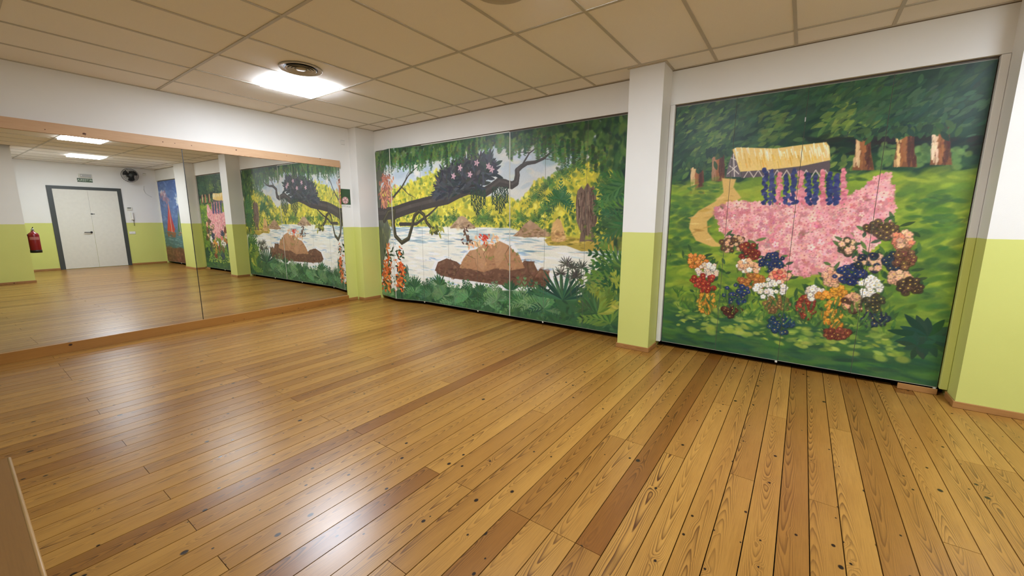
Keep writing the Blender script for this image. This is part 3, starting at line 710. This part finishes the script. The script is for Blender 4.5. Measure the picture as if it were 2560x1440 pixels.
    # orange blossoms and rust-red hanging flowers at the left
    for _ in range(430):
        t = r.random(); v = 850+t*255; half = np.interp(v, [850, 930, 1000, 1105], [38, 40, 62, 60]); u = 205+r.uniform(-half, half)
        x, z = J(u, v); white = abs(u-205) < 14 or (v < 930 and r.random() < .7)
        c.leaf(x, z, r.uniform(.05, .09), .034, r.uniform(0, 6.28), c.pick([(224, 218, 208), (206, 202, 198)] if white else [(198, 96, 44), (180, 80, 40), (214, 122, 54), (150, 66, 38)]))
    for _ in range(40): c.leaf(*J(r.uniform(150, 265), r.uniform(860, 1110)), .09, .03, r.uniform(0, 6.28), c.pick([(48, 70, 46), (40, 58, 44)]))
    for _ in range(150):
        x, z = J(158+r.normal(0, 15), r.uniform(415, 610)); c.leaf(x, z, r.uniform(.05, .09), .032, r.uniform(3.8, 5.6), c.pick([(150, 96, 80), (128, 80, 68), (190, 132, 100), (172, 110, 88)]))
    return c
def paint_forest():
    c = Canvas(4.965, 7.095, 0.055, 2.46, 0.0042, 9); r = c.r
    PS = lambda L: [S(*q) for q in L]
    mz = S(800, 480)[1]
    c.grad([(2.5, (28, 54, 44)), (1.9, (38, 66, 48)), (mz+.05, (44, 74, 48)), (mz-.06, (108, 130, 50)), (1.1, (104, 128, 46)), (.75, (86, 114, 46)), (.35, (52, 88, 50)), (.05, (40, 76, 54))])
    # forest canopy
    c.scatter(1500, (4.96, 7.1), (mz, 2.48), [(26, 52, 42), (34, 62, 46), (44, 74, 50), (54, 84, 52), (24, 46, 44)], (.03, .1), (.25, .55), (.2, 1.0), (.3, .7))
    def crown(u, v, w, h, cols, n, ang):
        for _ in range(n):
            x, z = S(u+r.normal(0, w/2.2), v+r.normal(0, h/2.2)); c.leaf(x, z, r.uniform(.05, .12), r.uniform(.022, .042), ang+r.normal(0, .35), c.pick(cols), r.uniform(.5, .9))
    crown(330, 320, 110, 190, [(82, 108, 56), (66, 94, 54), (96, 118, 58)], 190, .5)
    crown(280, 330, 120, 240, [(50, 80, 50), (40, 68, 48)], 130, .5)
    crown(470, 260, 90, 160, [(46, 76, 54), (58, 86, 56)], 100, .6)
    crown(570, 310, 60, 80, [(84, 104, 52), (70, 94, 52)], 60, .4)
    crown(840, 320, 110, 150, [(110, 126, 58), (92, 114, 54), (76, 100, 54)], 170, .6)
    crown(950, 220, 200, 160, [(46, 76, 52), (56, 86, 54)], 150, .7)
    crown(1180, 230, 220, 150, [(44, 72, 56), (60, 88, 62), (36, 60, 52)], 170, .7)
    crown(640, 180, 180, 90, [(38, 68, 50), (48, 78, 52)], 90, .4)
    for _ in range(160):
        x, z = S(r.uniform(740, 1420), r.uniform(335, 390)); c.dab(x, z, r.uniform(.03, .09), r.uniform(.012, .03), r.normal(.05, .2), c.pick([(24, 40, 38), (30, 50, 42), (34, 36, 36)]), .8, .5)
    for (u, v, w) in ((1150, 400, 36), (1020, 400, 30), (1270, 400, 50), (760, 420, 40)):
        for _ in range(40): c.dab(*S(u+r.normal(0, w/2), v+r.normal(0, 18)), r.uniform(.015, .035), r.uniform(.012, .025), r.uniform(0, 3), c.pick([(96, 124, 66), (80, 108, 62), (64, 94, 58)]), .7, .5)
    # tree trunks, lit from the left as painted
    def trunk(u, v0, v1, w0, w1, light):
        L = [(u-w0/2, v0), (u+w0/2, v0), (u+w0/2+2, (v0+v1)/2), (u+w1/2, v1), (u-w1/2, v1), (u-w0/2-2, (v0+v1)/2)]
        P = PS(L); c.poly(P, (112, 72, 48), 1, .008); k = c.inside(P)
        for _ in range(150):
            t = r.random(); uu = u+(t-.5)*max(w0, w1); v = r.uniform(v0, v1)
            col = light if t < .36 else ((140, 90, 56) if t < .6 else (74, 46, 40))
            a, b = S(uu, v), S(uu+r.normal(0, 2)-(2 if t < .4 else 0), v+r.uniform(10, 40))
            if k(*a) and k(*b): c.stroke([a, b], .016, .008, c.pick([col]), .7)
    trunk(305, 432, 546, 46, 56, (196, 166, 120)); trunk(384, 386, 498, 42, 50, (150, 112, 88))
    trunk(930, 312, 456, 54, 84, (196, 164, 122)); trunk(1086, 302, 444, 62, 92, (206, 172, 116)); trunk(1222, 292, 436, 62, 84, (214, 190, 158))
    for (u, v, w) in ((305, 428, 46), (384, 382, 44), (930, 308, 60), (1086, 298, 70), (1222, 288, 70)):
        for _ in range(34): c.leaf(*S(u+r.normal(0, w*.5), v+r.normal(-6, 9)), r.uniform(.05, .1), .034, r.uniform(3.4, 5.6), c.pick([(30, 54, 44), (44, 72, 50), (58, 84, 52)]), .9)
    # meadow
    c.scatter(1500, (4.96, 7.1), (.45, mz+.02), [(118, 140, 46), (132, 150, 50), (100, 126, 46), (86, 114, 46), (146, 156, 54)], (.03, .1), (.2, .5), (-.3, .5), (.3, .6))
    c.scatter(500, (4.96, 7.1), (.06, .5), [(46, 82, 54), (60, 96, 50), (38, 70, 54), (74, 108, 50)], (.04, .13), (.15, .35), (-.2, .2), (.3, .7))
    c.scatter(260, (5.1, 6.9), (.22, .5), [(146, 158, 66), (120, 142, 58), (160, 168, 78)], (.015, .05), (.3, .7), (-.4, .4), (.4, .8))
    c.scatter(220, (6.7, 7.1), (.4, 1.6), [(64, 96, 44), (52, 84, 46), (84, 112, 44)], (.03, .08), (.3, .6), (-.4, .9), (.3, .7))
    c.scatter(160, (4.96, 5.35), (.9, 1.6), [(58, 92, 50), (70, 104, 50), (46, 78, 48)], (.03, .07), (.3, .6), (-.2, .4), (.3, .7))
    for (u, v) in ((1200, 570), (1210, 640), (850, 490), (360, 520)):
        for _ in range(26): c.dab(*S(u+r.normal(0, 34), v+r.normal(0, 8)), r.uniform(.02, .05), .012, r.normal(0, .2), c.pick([(58, 90, 48), (72, 104, 48)]), .7, .5)
    # winding path
    path = PS([(398, 486), (450, 490), (440, 520), (470, 560), (420, 590), (372, 620), (342, 650), (345, 690), (376, 728), (420, 745), (360, 745), (300, 722), (274, 676), (280, 640), (310, 610), (372, 575), (404, 540)])
    c.poly(path, (190, 156, 90), 1, .012); kp = c.inside(path)
    c.scatter(170, (5.0, 5.75), (.9, 1.65), [(206, 172, 104), (174, 136, 72), (160, 122, 62), (214, 184, 122)], (.02, .06), (.12, .3), (-.3, .5), (.4, .8), kp)
    # small thatched cottage
    c.poly(PS([(470, 455), (800, 405), (806, 440), (800, 462), (470, 486)]), (84, 74, 78), 1)
    for k in range(9): a = 480+k*36; c.stroke(PS([(a, 484), (a+18, 456)]), .008, .008, (172, 160, 150)); c.stroke(PS([(a+18, 456), (a+34, 480)]), .008, .008, (172, 160, 150))
    c.poly(PS([(412, 482), (424, 430), (444, 376), (458, 384), (470, 482)]), (96, 86, 90), 1)
    for q in ([(420, 470), (452, 440)], [(428, 440), (460, 470)], [(434, 410), (456, 420)], [(440, 395), (444, 480)]): c.stroke(PS(q), .008, .008, (190, 180, 170))
    roof = PS([(436, 378), (452, 370), (600, 374), (700, 360), (790, 350), (802, 366), (806, 418), (700, 440), (600, 452), (466, 462)]); c.poly(roof, (206, 176, 108), 1); kr = c.inside(roof)
    for _ in range(260):
        u, v = r.uniform(440, 806), r.uniform(352, 460); a, b = S(u, v), S(u+6, v+r.uniform(14, 36))
        if kr(*a) and kr(*b): c.stroke([a, b], .01, .005, c.pick([(222, 206, 170), (232, 222, 200)] if v < 392 else [(202, 158, 66), (190, 146, 62), (214, 178, 100)]), .7)
    # large pink azalea bush
    bush = [(368, 602), (420, 580), (480, 572), (560, 584), (626, 560), (690, 528), (760, 556), (850, 560), (930, 530), (985, 482), (1020, 472), (1046, 540), (1044, 610), (1024, 680), (960, 752), (900, 812), (800, 846), (690, 856), (580, 826), (480, 760), (396, 690)]
    PB = PS(bush); c.poly(PB, (188, 124, 128), 1, .02); kb = c.inside(PB)
    c.scatter(160, (5.2, 6.6), (.5, 1.6), [(92, 112, 62), (150, 96, 100), (116, 104, 72)], (.02, .05), (.4, .8), (0, 3), (.4, .8), kb)
    pinks = [(206, 146, 146), (216, 158, 154), (196, 130, 134), (224, 174, 166), (186, 114, 120), (212, 150, 152)]
    for _ in range(1900):
        x, z = S(r.uniform(365, 1050), r.uniform(470, 860))
        if not kb(x, z): continue
        q = r.uniform(.014, .026); col = c.pick(pinks); a0 = r.uniform(0, 1.2)
        for k in range(5): c.dab(x+math.cos(a0+k*1.257)*q*.75, z+math.sin(a0+k*1.257)*q*.75, q*.62, q*.5, a0+k*1.257, np.clip(col+r.normal(0, 5, 3), 0, 255), .9, .5)
        c.dab(x, z, q*.25, q*.25, 0, (170, 84, 96), .8)
    # flower spikes behind it
    for q, u in enumerate(range(560, 860, 27)):
        v0 = 452+(q*37 % 29); v1 = 585; w = 11
        cols = [[(44, 52, 96), (36, 44, 84), (58, 66, 112)], [(46, 52, 96), (60, 66, 110)], [(182, 98, 114), (198, 126, 134)]][q % 3]
        c.stroke(PS([(u, v0), (u+2, v1)]), .006, .01, (70, 100, 52))
        for v in np.arange(v0, v1, 4.5):
            q = w*(.35+.65*(v-v0)/(v1-v0)); c.dab(*S(u+r.uniform(-q, q), v), r.uniform(.014, .022), r.uniform(.012, .018), r.uniform(0, 3), c.pick(cols), .95, .4)
    # border of flower clumps along the front of the bush
    clumps = [(300, 800, 44, 34, [(196, 112, 50), (206, 130, 66)]), (345, 835, 46, 26, [(226, 216, 204), (214, 190, 170)]), (330, 880, 52, 36, [(142, 44, 38), (160, 58, 48)]), (340, 955, 36, 42, [(204, 146, 56), (192, 128, 46)]), (440, 735, 46, 38, [(92, 64, 52), (204, 158, 128)]),
              (500, 765, 44, 36, [(116, 44, 38), (130, 56, 46)]), (495, 820, 44, 28, [(214, 160, 124), (226, 214, 200)]), (510, 875, 52, 34, [(172, 110, 50), (156, 98, 56)]), (455, 925, 54, 40, [(40, 58, 104), (34, 48, 88)]), (435, 985, 34, 28, [(82, 48, 42), (70, 40, 36)]),
              (590, 805, 52, 36, [(40, 56, 92), (32, 46, 78)]), (615, 855, 36, 26, [(218, 160, 128), (196, 96, 84)]), (585, 905, 68, 40, [(228, 222, 210), (216, 208, 196)]), (610, 965, 56, 34, [(112, 84, 56), (128, 96, 60)]), (620, 1036, 48, 36, [(34, 58, 82), (42, 66, 92)]),
              (712, 975, 34, 50, [(140, 62, 48), (120, 50, 42)]), (745, 920, 34, 26, [(228, 220, 208), (214, 200, 186)]), (810, 930, 60, 44, [(204, 144, 54), (192, 128, 48)]), (815, 1010, 40, 44, [(206, 148, 58), (186, 122, 46)]), (835, 1072, 52, 20, [(110, 56, 46), (126, 66, 52)]),
              (815, 860, 40, 34, [(218, 168, 138), (206, 150, 124)]), (880, 850, 62, 36, [(44, 54, 98), (36, 46, 84)]), (890, 960, 34, 36, [(202, 148, 116), (80, 56, 44)]), (955, 900, 40, 44, [(228, 222, 210), (214, 208, 198)]), (955, 800, 52, 38, [(38, 48, 66), (214, 166, 138)]), (1040, 800, 36, 30, [(36, 46, 64), (44, 54, 72)]),
              (965, 960, 40, 34, [(62, 62, 50), (72, 72, 56)]), (970, 1020, 56, 26, [(36, 48, 66), (44, 56, 74)]), (1000, 680, 66, 34, [(78, 62, 52), (92, 72, 58)]), (1075, 720, 46, 34, [(214, 164, 130), (204, 122, 96)]), (1085, 790, 48, 36, [(98, 66, 52), (112, 78, 60)]), (1065, 860, 44, 26, [(218, 170, 138), (204, 156, 124)]), (1105, 890, 46, 36, [(74, 56, 46), (64, 50, 42)]), (870, 745, 24, 30, [(216, 170, 140), (74, 72, 56)])]
    for (u, v, w, h, cols) in clumps:
        for _ in range(26): c.leaf(*S(u+r.normal(0, w*.55), v+r.normal(h*.25, h*.5)), r.uniform(.05, .1), .026, r.uniform(.2, 2.94), c.pick([(52, 82, 46), (70, 100, 48), (40, 66, 44)]), .85)
    for (u, v, w, h, cols) in clumps:
        for _ in range(34):
            a, q = r.uniform(0, 6.28), math.sqrt(r.random()); x, z = S(u+math.cos(a)*q*w*.95, v+math.sin(a)*q*h*.95)
            col = c.pick(cols); s_ = r.uniform(.013, .021); a0 = r.uniform(0, 1)
            c.dab(x, z-.003, s_*1.5, s_*1.4, 0, np.asarray(col)*.62, .8, .3)
            for k in range(5): c.dab(x+math.cos(a0+k*1.257)*s_*.7, z+math.sin(a0+k*1.257)*s_*.7, s_*.6, s_*.5, a0+k*1.257, col, .95, .4)
            c.dab(x, z, s_*.3, s_*.3, 0, (208, 178, 84), .8)
    c.scatter(300, (5.1, 6.8), (.4, .62), [(60, 96, 46), (84, 116, 50), (48, 80, 46)], (.02, .05), (.25, .5), (.8, 2.3), (.5, .9), None, True)
    x, z = S(1170, 1085); c.spiky(x, z, .22, 17, [(30, 58, 48), (36, 66, 50)], 0, 6.28, .055)
    x, z = S(1130, 1120); c.spiky(x, z, .12, 11, [(34, 62, 48)], 0, 6.28, .04)
    return c
def paint_sea():
    c = Canvas(7.86, 9.92, 0.055, 2.46, 0.012, 3); r = c.r
    c.grad([(2.5, (62, 88, 140)), (1.8, (84, 110, 158)), (1.2, (78, 106, 146)), (.8, (70, 104, 112)), (.5, (62, 92, 92)), (.45, (104, 66, 50)), (.05, (92, 56, 44))])
    c.scatter(320, (7.8, 10), (1.0, 2.5), [(60, 86, 140), (96, 122, 170), (74, 100, 152), (110, 134, 176)], (.04, .14), (.25, .5), (-.3, .5), (.3, .7))
    for (x, z) in ((8.3, 1.95), (8.5, 1.85), (9.6, 2.1), (8.2, 1.75)):
        for _ in range(24): c.dab(x+r.normal(0, .12), z+r.normal(0, .06), r.uniform(.04, .1), r.uniform(.03, .05), 0, c.pick([(190, 202, 216), (214, 220, 226)]), .6, .6)
    for (x, z) in ((9.6, 2.05), (9.4, 1.9)):
        for _ in range(20): c.dab(x+r.normal(0, .1), z+r.normal(0, .08), r.uniform(.04, .09), .05, 0, c.pick([(168, 128, 140), (150, 110, 128)]), .5, .6)
    # a boat with red sails and a smaller one with green sails
    c.poly([(9.25, 1.85), (9.62, .98), (9.05, .95)], (186, 62, 54)); c.poly([(9.3, 1.7), (8.98, 1.02), (9.27, 1.0)], (168, 48, 62)); c.stroke([(9.26, .9), (9.25, 1.92)], .03, .02, (220, 200, 180))
    c.poly([(8.95, .95), (9.7, .95), (9.6, .8), (9.05, .8)], (122, 78, 60))
    c.poly([(8.6, 1.6), (8.82, .98), (8.42, .98)], (70, 104, 78)); c.stroke([(8.61, .92), (8.6, 1.65)], .025, .015, (216, 200, 180)); c.poly([(8.36, .96), (8.88, .96), (8.8, .86), (8.44, .86)], (150, 110, 84))
    c.scatter(160, (7.8, 10), (.5, .95), [(70, 108, 112), (96, 130, 132), (60, 92, 98), (130, 156, 160)], (.05, .14), (.1, .2), (-.08, .08), (.4, .8))
    c.scatter(200, (7.8, 10), (.06, .5), [(112, 72, 56), (92, 54, 42), (128, 86, 66), (80, 46, 38)], (.04, .12), (.3, .6), (-.3, .3), (.4, .8))
    return c
ZB, ZT = 0.056, 2.455
def folding_door(name, cv, joints, label, y=0.006, z0=ZB, edges=()):
    """joints: (canvas s, x, y) for every hinge line"""
    root = tag(empty(name, (joints[0][1], y, 0)), label, kind='structure')
    for k in range(len(joints)-1):
        (s0, xa, ya), (s1, xb, yb) = joints[k], joints[k+1]
        g = 0.0012
        lf = painted_leaf(name, cv, s0, s1, (xa+g, ya), (xb-g, yb), z0, ZT, root, edge=0.010 if k in edges else 0.0)
        if k in edges:
            e = MB(); dx, dy = xb-xa, yb-ya; L_ = math.hypot(dx, dy); ux, uy = dx/L_, dy/L_; nx_, ny_ = uy, -ux
            e.prism([(xa+g, ya), (xa+g+nx_*0.0025, ya+ny_*0.0025), (xa+g+ux*0.0095+nx_*0.0025, ya+uy*0.0095+ny_*0.0025), (xa+g+ux*0.0095, ya+uy*0.0095)], z0, ZT).build('edge_strip', M['ivory'], lf)
        if k % 2 == 1:
            MB().lathe([(0.0005, 0.0), (0.010, 0.0), (0.011, 0.006), (0.011, 0.020), (0.0005, 0.020)], (xb-0.012, yb+0.012, z0-0.021), 12).build('guide_roller', M['ivory'], lf, True)
    return root
jx = [(0.20, 0.200, -0.012), (0.56, 0.700, -0.115), (1.275, 1.262, 0.004)]+[(x, x, 0.006) for x in (1.82, 2.385, 2.945, 3.485, 4.035, 4.578)]
cvj = paint_jungle()
d1 = folding_door('door_1', cvj, jx, 'folding doors painted with a jungle river and a brown boulder', edges=(1, 5))
box('top_edging', (1.30, 0.004, ZT-0.001), (2.94, 0.012, ZT+0.008), M['ivory'], d1)
box('track', (0.20, 0.020, LINT-0.022), (4.585, 0.052, LINT-0.0005), M['track'], d1)
cvf = paint_forest()
d2 = folding_door('door_2', cvf, [(x, x, 0.022) for x in (4.972, 5.502, 6.034, 6.562, 7.088)], 'folding doors painted with a forest meadow and a pink flowering bush')
box('track', (4.97, 0.036, LINT-0.022), (7.09, 0.066, LINT-0.0005), M['track'], d2)
box('keyhole', (5.005, 0.0205, 0.985), (5.009, 0.0215, 1.01), M['black'], d2)
box('bolt', (6.028, 0.019, 2.18), (6.036, 0.0215, 2.215), M['alu'], d2)
d3 = folding_door('door_3', paint_sea(), [(x, x, 0.016) for x in (7.86, 8.375, 8.89, 9.405, 9.918)], 'blue seascape folding doors, seen in the mirror beside the entrance')
box('track', (7.86, 0.030, LINT-0.022), (9.918, 0.060, LINT-0.0005), M['track'], d3)

# ------------------------------------------------------------------ door_4: entrance, seen in the mirror
d4 = tag(empty('door_4', (RX, -1.54, 0)), 'cream double entrance door in a dark grey frame, seen in the mirror', kind='structure')
fx = RX-0.022
m = MB(); m.box((fx, -2.262, 0.0005), (RX, -2.168, 2.195)); m.box((fx, -0.912, 0.0005), (RX, -0.828, 2.195)); m.box((fx, -2.168, 2.116), (RX, -0.912, 2.195))
m.build('door_frame', M['frame'], d4)
l1 = MB().bbox((RX-0.014, -2.166, 0.008), (RX-0.0005, -1.520, 2.114), 0.002).build('door_leaf', M['offwhite'], d4)
l2 = MB().bbox((RX-0.014, -1.516, 0.008), (RX-0.0005, -0.914, 2.114), 0.002).build('door_leaf', M['offwhite'], d4)
hx = RX-0.014
m = MB().lathe([(0.0005, -0.012), (0.024, -0.010), (0.027, 0.0)], (hx, -1.568, 0.975), 20, axis=0)
m.tube([(hx, -1.568, 0.975), (hx-0.05, -1.568, 0.975), (hx-0.055, -1.60, 0.975), (hx-0.052, -1.715, 0.975)], 0.011, 10)
m.build('lever_handle', M['black'], l1, True)
m = MB().lathe([(0.0005, -0.010), (0.016, -0.008), (0.018, 0.0)], (hx, -1.500, 1.473), 16, axis=0); m.box((hx-0.010, -1.530, 1.466), (hx, -1.445, 1.480)); m.build('bolt_lock', M['frame'], l2)
# exit sign and emergency lamp
t = thing('exit_sign', (RX, -1.524, 2.322), 'small green sign with pale letters above the entrance door', 'sign')
MB().bbox((RX-0.006, -1.672, 2.322), (RX-0.0003, -1.376, 2.422), 0.001).build('plate', M['greenplate'], t)
fc = bpy.data.curves.new('lettering', 'FONT'); fc.body = 'IRTEERA'; fc.size = 0.078; fc.extrude = 0.0006; fc.align_x = 'CENTER'; fc.align_y = 'CENTER'
tmp = bpy.data.objects.new('lettering_curve', fc); COL.objects.link(tmp)
lm = bpy.data.meshes.new_from_object(tmp.evaluated_get(bpy.context.evaluated_depsgraph_get()))
bpy.data.objects.remove(tmp, do_unlink=True); lm.materials.clear(); lm.materials.append(M['pale'])
fo = bpy.data.objects.new('lettering', lm); COL.objects.link(fo)
place(fo, np.array([RX-0.0066, -1.524, 2.372]), t); fo.rotation_euler = Matrix(((0, 0, -1), (-1, 0, 0), (0, 1, 0))).to_euler()
t = thing('emergency_lamp', (RX, -1.505, 2.44), 'pale emergency lamp box just above the green sign', 'lamp')
MB().bbox((RX-0.045, -1.635, 2.440), (RX-0.0003, -1.375, 2.540), 0.008).build('housing', M['ivory'], t); MB().bbox((RX-0.058, -1.615, 2.452), (RX-0.0455, -1.395, 2.528), 0.006).build('lens', M['grey'], t)
MB().lathe([(0.0005, -0.004), (0.012, -0.003), (0.013, 0.0)], (RX-0.058, -1.59, 2.49), 12, axis=0).build('led_dot', M['white'], t)
# wall fan
t = thing('wall_fan', (RX, -0.64, 2.36), 'black wall fan with a wire guard high up right of the entrance door', 'fan')
MB().bbox((RX-0.05, -0.60, 2.44), (RX-0.0003, -0.50, 2.70), 0.01).build('bracket', M['black'], t)
MB().tube([(RX-0.04, -0.55, 2.66), (RX-0.14, -0.57, 2.68), (RX-0.19, -0.60, 2.60)], [0.028, 0.026, 0.03], 12).build('arm', M['black'], t, True)
fcx, fcy, fcz = RX-0.27, -0.655, 2.565
MB().lathe([(0.0005, 0.09), (0.05, 0.085), (0.066, 0.04), (0.062, -0.01), (0.0005, -0.015)], (fcx, fcy, fcz), 20, axis=0).build('motor', M['black'], t, True)
g = MB()
for rr, xo in ((0.185, -0.05), (0.155, -0.085), (0.12, -0.1), (0.08, -0.108), (0.19, 0.0), (0.165, 0.04)):
    g.tube([(fcx+xo, fcy+rr*math.cos(2*math.pi*k/28), fcz+rr*math.sin(2*math.pi*k/28)) for k in range(29)], 0.0028, 5, False)
for k in range(26):
    a = 2*math.pi*k/26; cc, ss = math.cos(a), math.sin(a)
    g.tube([(fcx-0.11, fcy+.04*cc, fcz+.04*ss), (fcx-0.1, fcy+.12*cc, fcz+.12*ss), (fcx-0.05, fcy+.185*cc, fcz+.185*ss), (fcx, fcy+.19*cc, fcz+.19*ss), (fcx+.04, fcy+.165*cc, fcz+.165*ss), (fcx+.06, fcy+.06*cc, fcz+.06*ss)], 0.0022, 5, False)
g.build('guard', M['black'], t)
for k in range(3):
    a0 = 0.5+k*2*math.pi/3; v = []; n = 10
    for i in range(n+1):
        a = a0-0.45+0.95*i/n; lift = 0.03*(i/n-.5)
        for rr in (0.03, 0.11, 0.165-0.02*abs(i/n-.5)):
            v.append((fcx-0.045+lift, fcy+rr*math.cos(a), fcz+rr*math.sin(a)))
    f = [(i*3+j, i*3+j+1, i*3+j+4, i*3+j+3) for i in range(n) for j in range(2)]
    b = mk('blade', v, f, M['black'], t, True); sm = b.modifiers.new('thick', 'SOLIDIFY'); sm.thickness = 0.003
MB().lathe([(0.0005, -0.115), (0.04, -0.112), (0.045, -0.1)], (fcx, fcy, fcz), 18, axis=0).build('badge', M['frame'], t, True)
# cable and junction cover by the corner
pts = [(-0.30, 2.30), (-0.315, 2.2), (-0.29, 2.1), (-0.23, 2.04), (-0.15, 1.99)]
tag(MB().tube([(RX-0.004, y, z) for y, z in pts], 0.0038, 6).build('loose_cable', M['grey'], None, True), 'thin grey cable curling on the white wall left of the blue seascape', 'cable')
t = thing('junction_cover', (RX, -0.25, 2.60), 'small pale square cover right of the black fan', 'cover plate'); MB().bbox((RX-0.012, -0.29, 2.60), (RX-0.0003, -0.21, 2.68), 0.003).build('plate', M['ivory'], t); box('slot', (RX-0.0125, -0.28, 2.665), (RX-0.012, -0.22, 2.672), M['frame'], t)
# alarm keypad, intercom handset, light switches
t = thing('alarm_keypad', (RX, -0.70, 1.585), 'small pale keypad box above the intercom handset', 'keypad')
MB().bbox((RX-0.022, -0.762, 1.588), (RX-0.0003, -0.640, 1.676), 0.005).build('housing', M['ivory'], t); box('display', (RX-0.0226, -0.748, 1.640), (RX-0.022, -0.668, 1.666), M['frame'], t)
for k in range(4): box('key', (RX-0.0232, -0.742+k*0.02, 1.604), (RX-0.022, -0.728+k*0.02, 1.618), M['grey'], t)
t = thing('intercom', (RX, -0.66, 1.30), 'white intercom handset with a coiled cord right of the entrance door', 'intercom')
MB().bbox((RX-0.024, -0.700, 1.31), (RX-0.0003, -0.622, 1.535), 0.008).build('base', M['ivory'], t)
MB().bbox((RX-0.062, -0.690, 1.315), (RX-0.024, -0.648, 1.53), 0.014).build('handset', M['white'], t)
cp = [(RX-0.03+0.008*math.cos(i*1.3), -0.652+0.009*math.sin(i*1.3), 1.312-0.17*i/48) for i in range(49)]
MB().tube(cp, 0.003, 5).build('coiled_cord', M['frame'], t, True)
t = thing('light_switch', (RX, -0.715, 0.90), 'white double light switch low on the green wall below the intercom', 'switch')
MB().bbox((RX-0.010, -0.785, 0.902), (RX-0.0003, -0.645, 0.978), 0.003).build('plate', M['ivory'], t)
for y in (-0.772, -0.708): MB().bbox((RX-0.014, y, 0.914), (RX-0.010, y+0.05, 0.966), 0.002).build('rocker', M['white'], t)
# fire extinguisher hung on the end of the inner block
ex, ey = 7.40, BXY+0.105
t = thing('fire_extinguisher', (ex, ey, 0.62), 'red fire extinguisher hung at the corner of the inner block, seen in the mirror', 'fire extinguisher')
R_ = 0.085
b = MB().lathe([(0.0005, 0.0), (R_-0.004, 0.0), (R_, 0.03), (R_, 0.36), (R_-0.012, 0.395), (R_-0.045, 0.42), (0.028, 0.43), (0.026, 0.45), (0.0005, 0.45)], (ex, ey, 0.635), 28).build('cylinder', M['red'], t, True)
MB().lathe([(R_+0.0005, 0.0), (R_+0.003, 0.0), (R_+0.003, 0.055), (R_+0.0005, 0.058)], (ex, ey, 0.622), 28, close=True).build('base_ring', M['black'], t, True)
lb = MB(); v = []
for i in range(9):
    a = math.pi*0.72+i*math.pi*0.56/8
    for z in (0.90, 0.96): v.append((ex+(R_+0.0008)*math.cos(a), ey+(R_+0.0008)*math.sin(a), z))
lb.add(v, [(2*i, 2*i+2, 2*i+3, 2*i+1) for i in range(8)]).build('paper_label', plain('label_pink_white', (176, 110, 104), 0.5), b, True)
m = MB().lathe([(0.0005, 0), (0.024, 0), (0.024, 0.035), (0.016, 0.05), (0.0005, 0.05)], (ex, ey, 1.085), 14); m.build('valve', M['alu'], t, True)
m = MB(); m.tube([(ex+0.01, ey, 1.13), (ex-0.05, ey, 1.150), (ex-0.105, ey, 1.165)], 0.008, 8); m.tube([(ex+0.01, ey, 1.115), (ex-0.05, ey, 1.112), (ex-0.09, ey, 1.105)], 0.008, 8); m.build('squeeze_handle', M['black'], t, True)
MB().tube([(ex+0.02, ey, 1.10), (ex+0.08, ey+0.02, 1.10), (ex+0.108, ey+0.02, 1.03), (ex+0.106, ey+0.01, 0.85), (ex+0.102, ey, 0.74)], [0.009]*4+[0.016], 8).build('hose', M['black'], t, True)
box('wall_bracket', (ex-0.03, BXY+0.0003, 0.98), (ex+0.03, ey-R_-0.0005, 1.02), M['black'], t)

# ------------------------------------------------------------------ wooden bench at the lower left
t = thing('wooden_bench', (4.4, -4.55, 0), 'brown wooden bench top cut by the lower left corner', 'bench')
zt = 0.45
bm = bmesh.new()
bmesh.ops.create_cube(bm, size=1, matrix=Matrix.Translation((4.42, -4.545, zt-0.016)) @ Matrix.Diagonal((1.46, 0.42, 0.032, 1)))
bmesh.ops.bevel(bm, geom=[e for e in bm.edges if abs(e.verts[0].co.z-e.verts[1].co.z) > 0.01], offset=0.03, segments=5, affect='EDGES')
MB().bm(bm).build('seat', M['beech'], t)
m = MB(); m.tube([(3.72, -4.333, zt-0.004), (5.12, -4.333, zt-0.004)], 0.006, 8); m.build('edging', M['beech_edge'], t, True)
for x in (3.80, 5.02):
    for y in (-4.70, -4.40): MB().bbox((x-0.022, y-0.022, 0.0005), (x+0.022, y+0.022, zt-0.0325), 0.003).build('leg', M['beech'], t)
for y in (-4.70, -4.40): MB().bbox((3.823, y-0.01, zt-0.10), (4.997, y+0.01, zt-0.034), 0.002).build('apron', M['beech'], t)
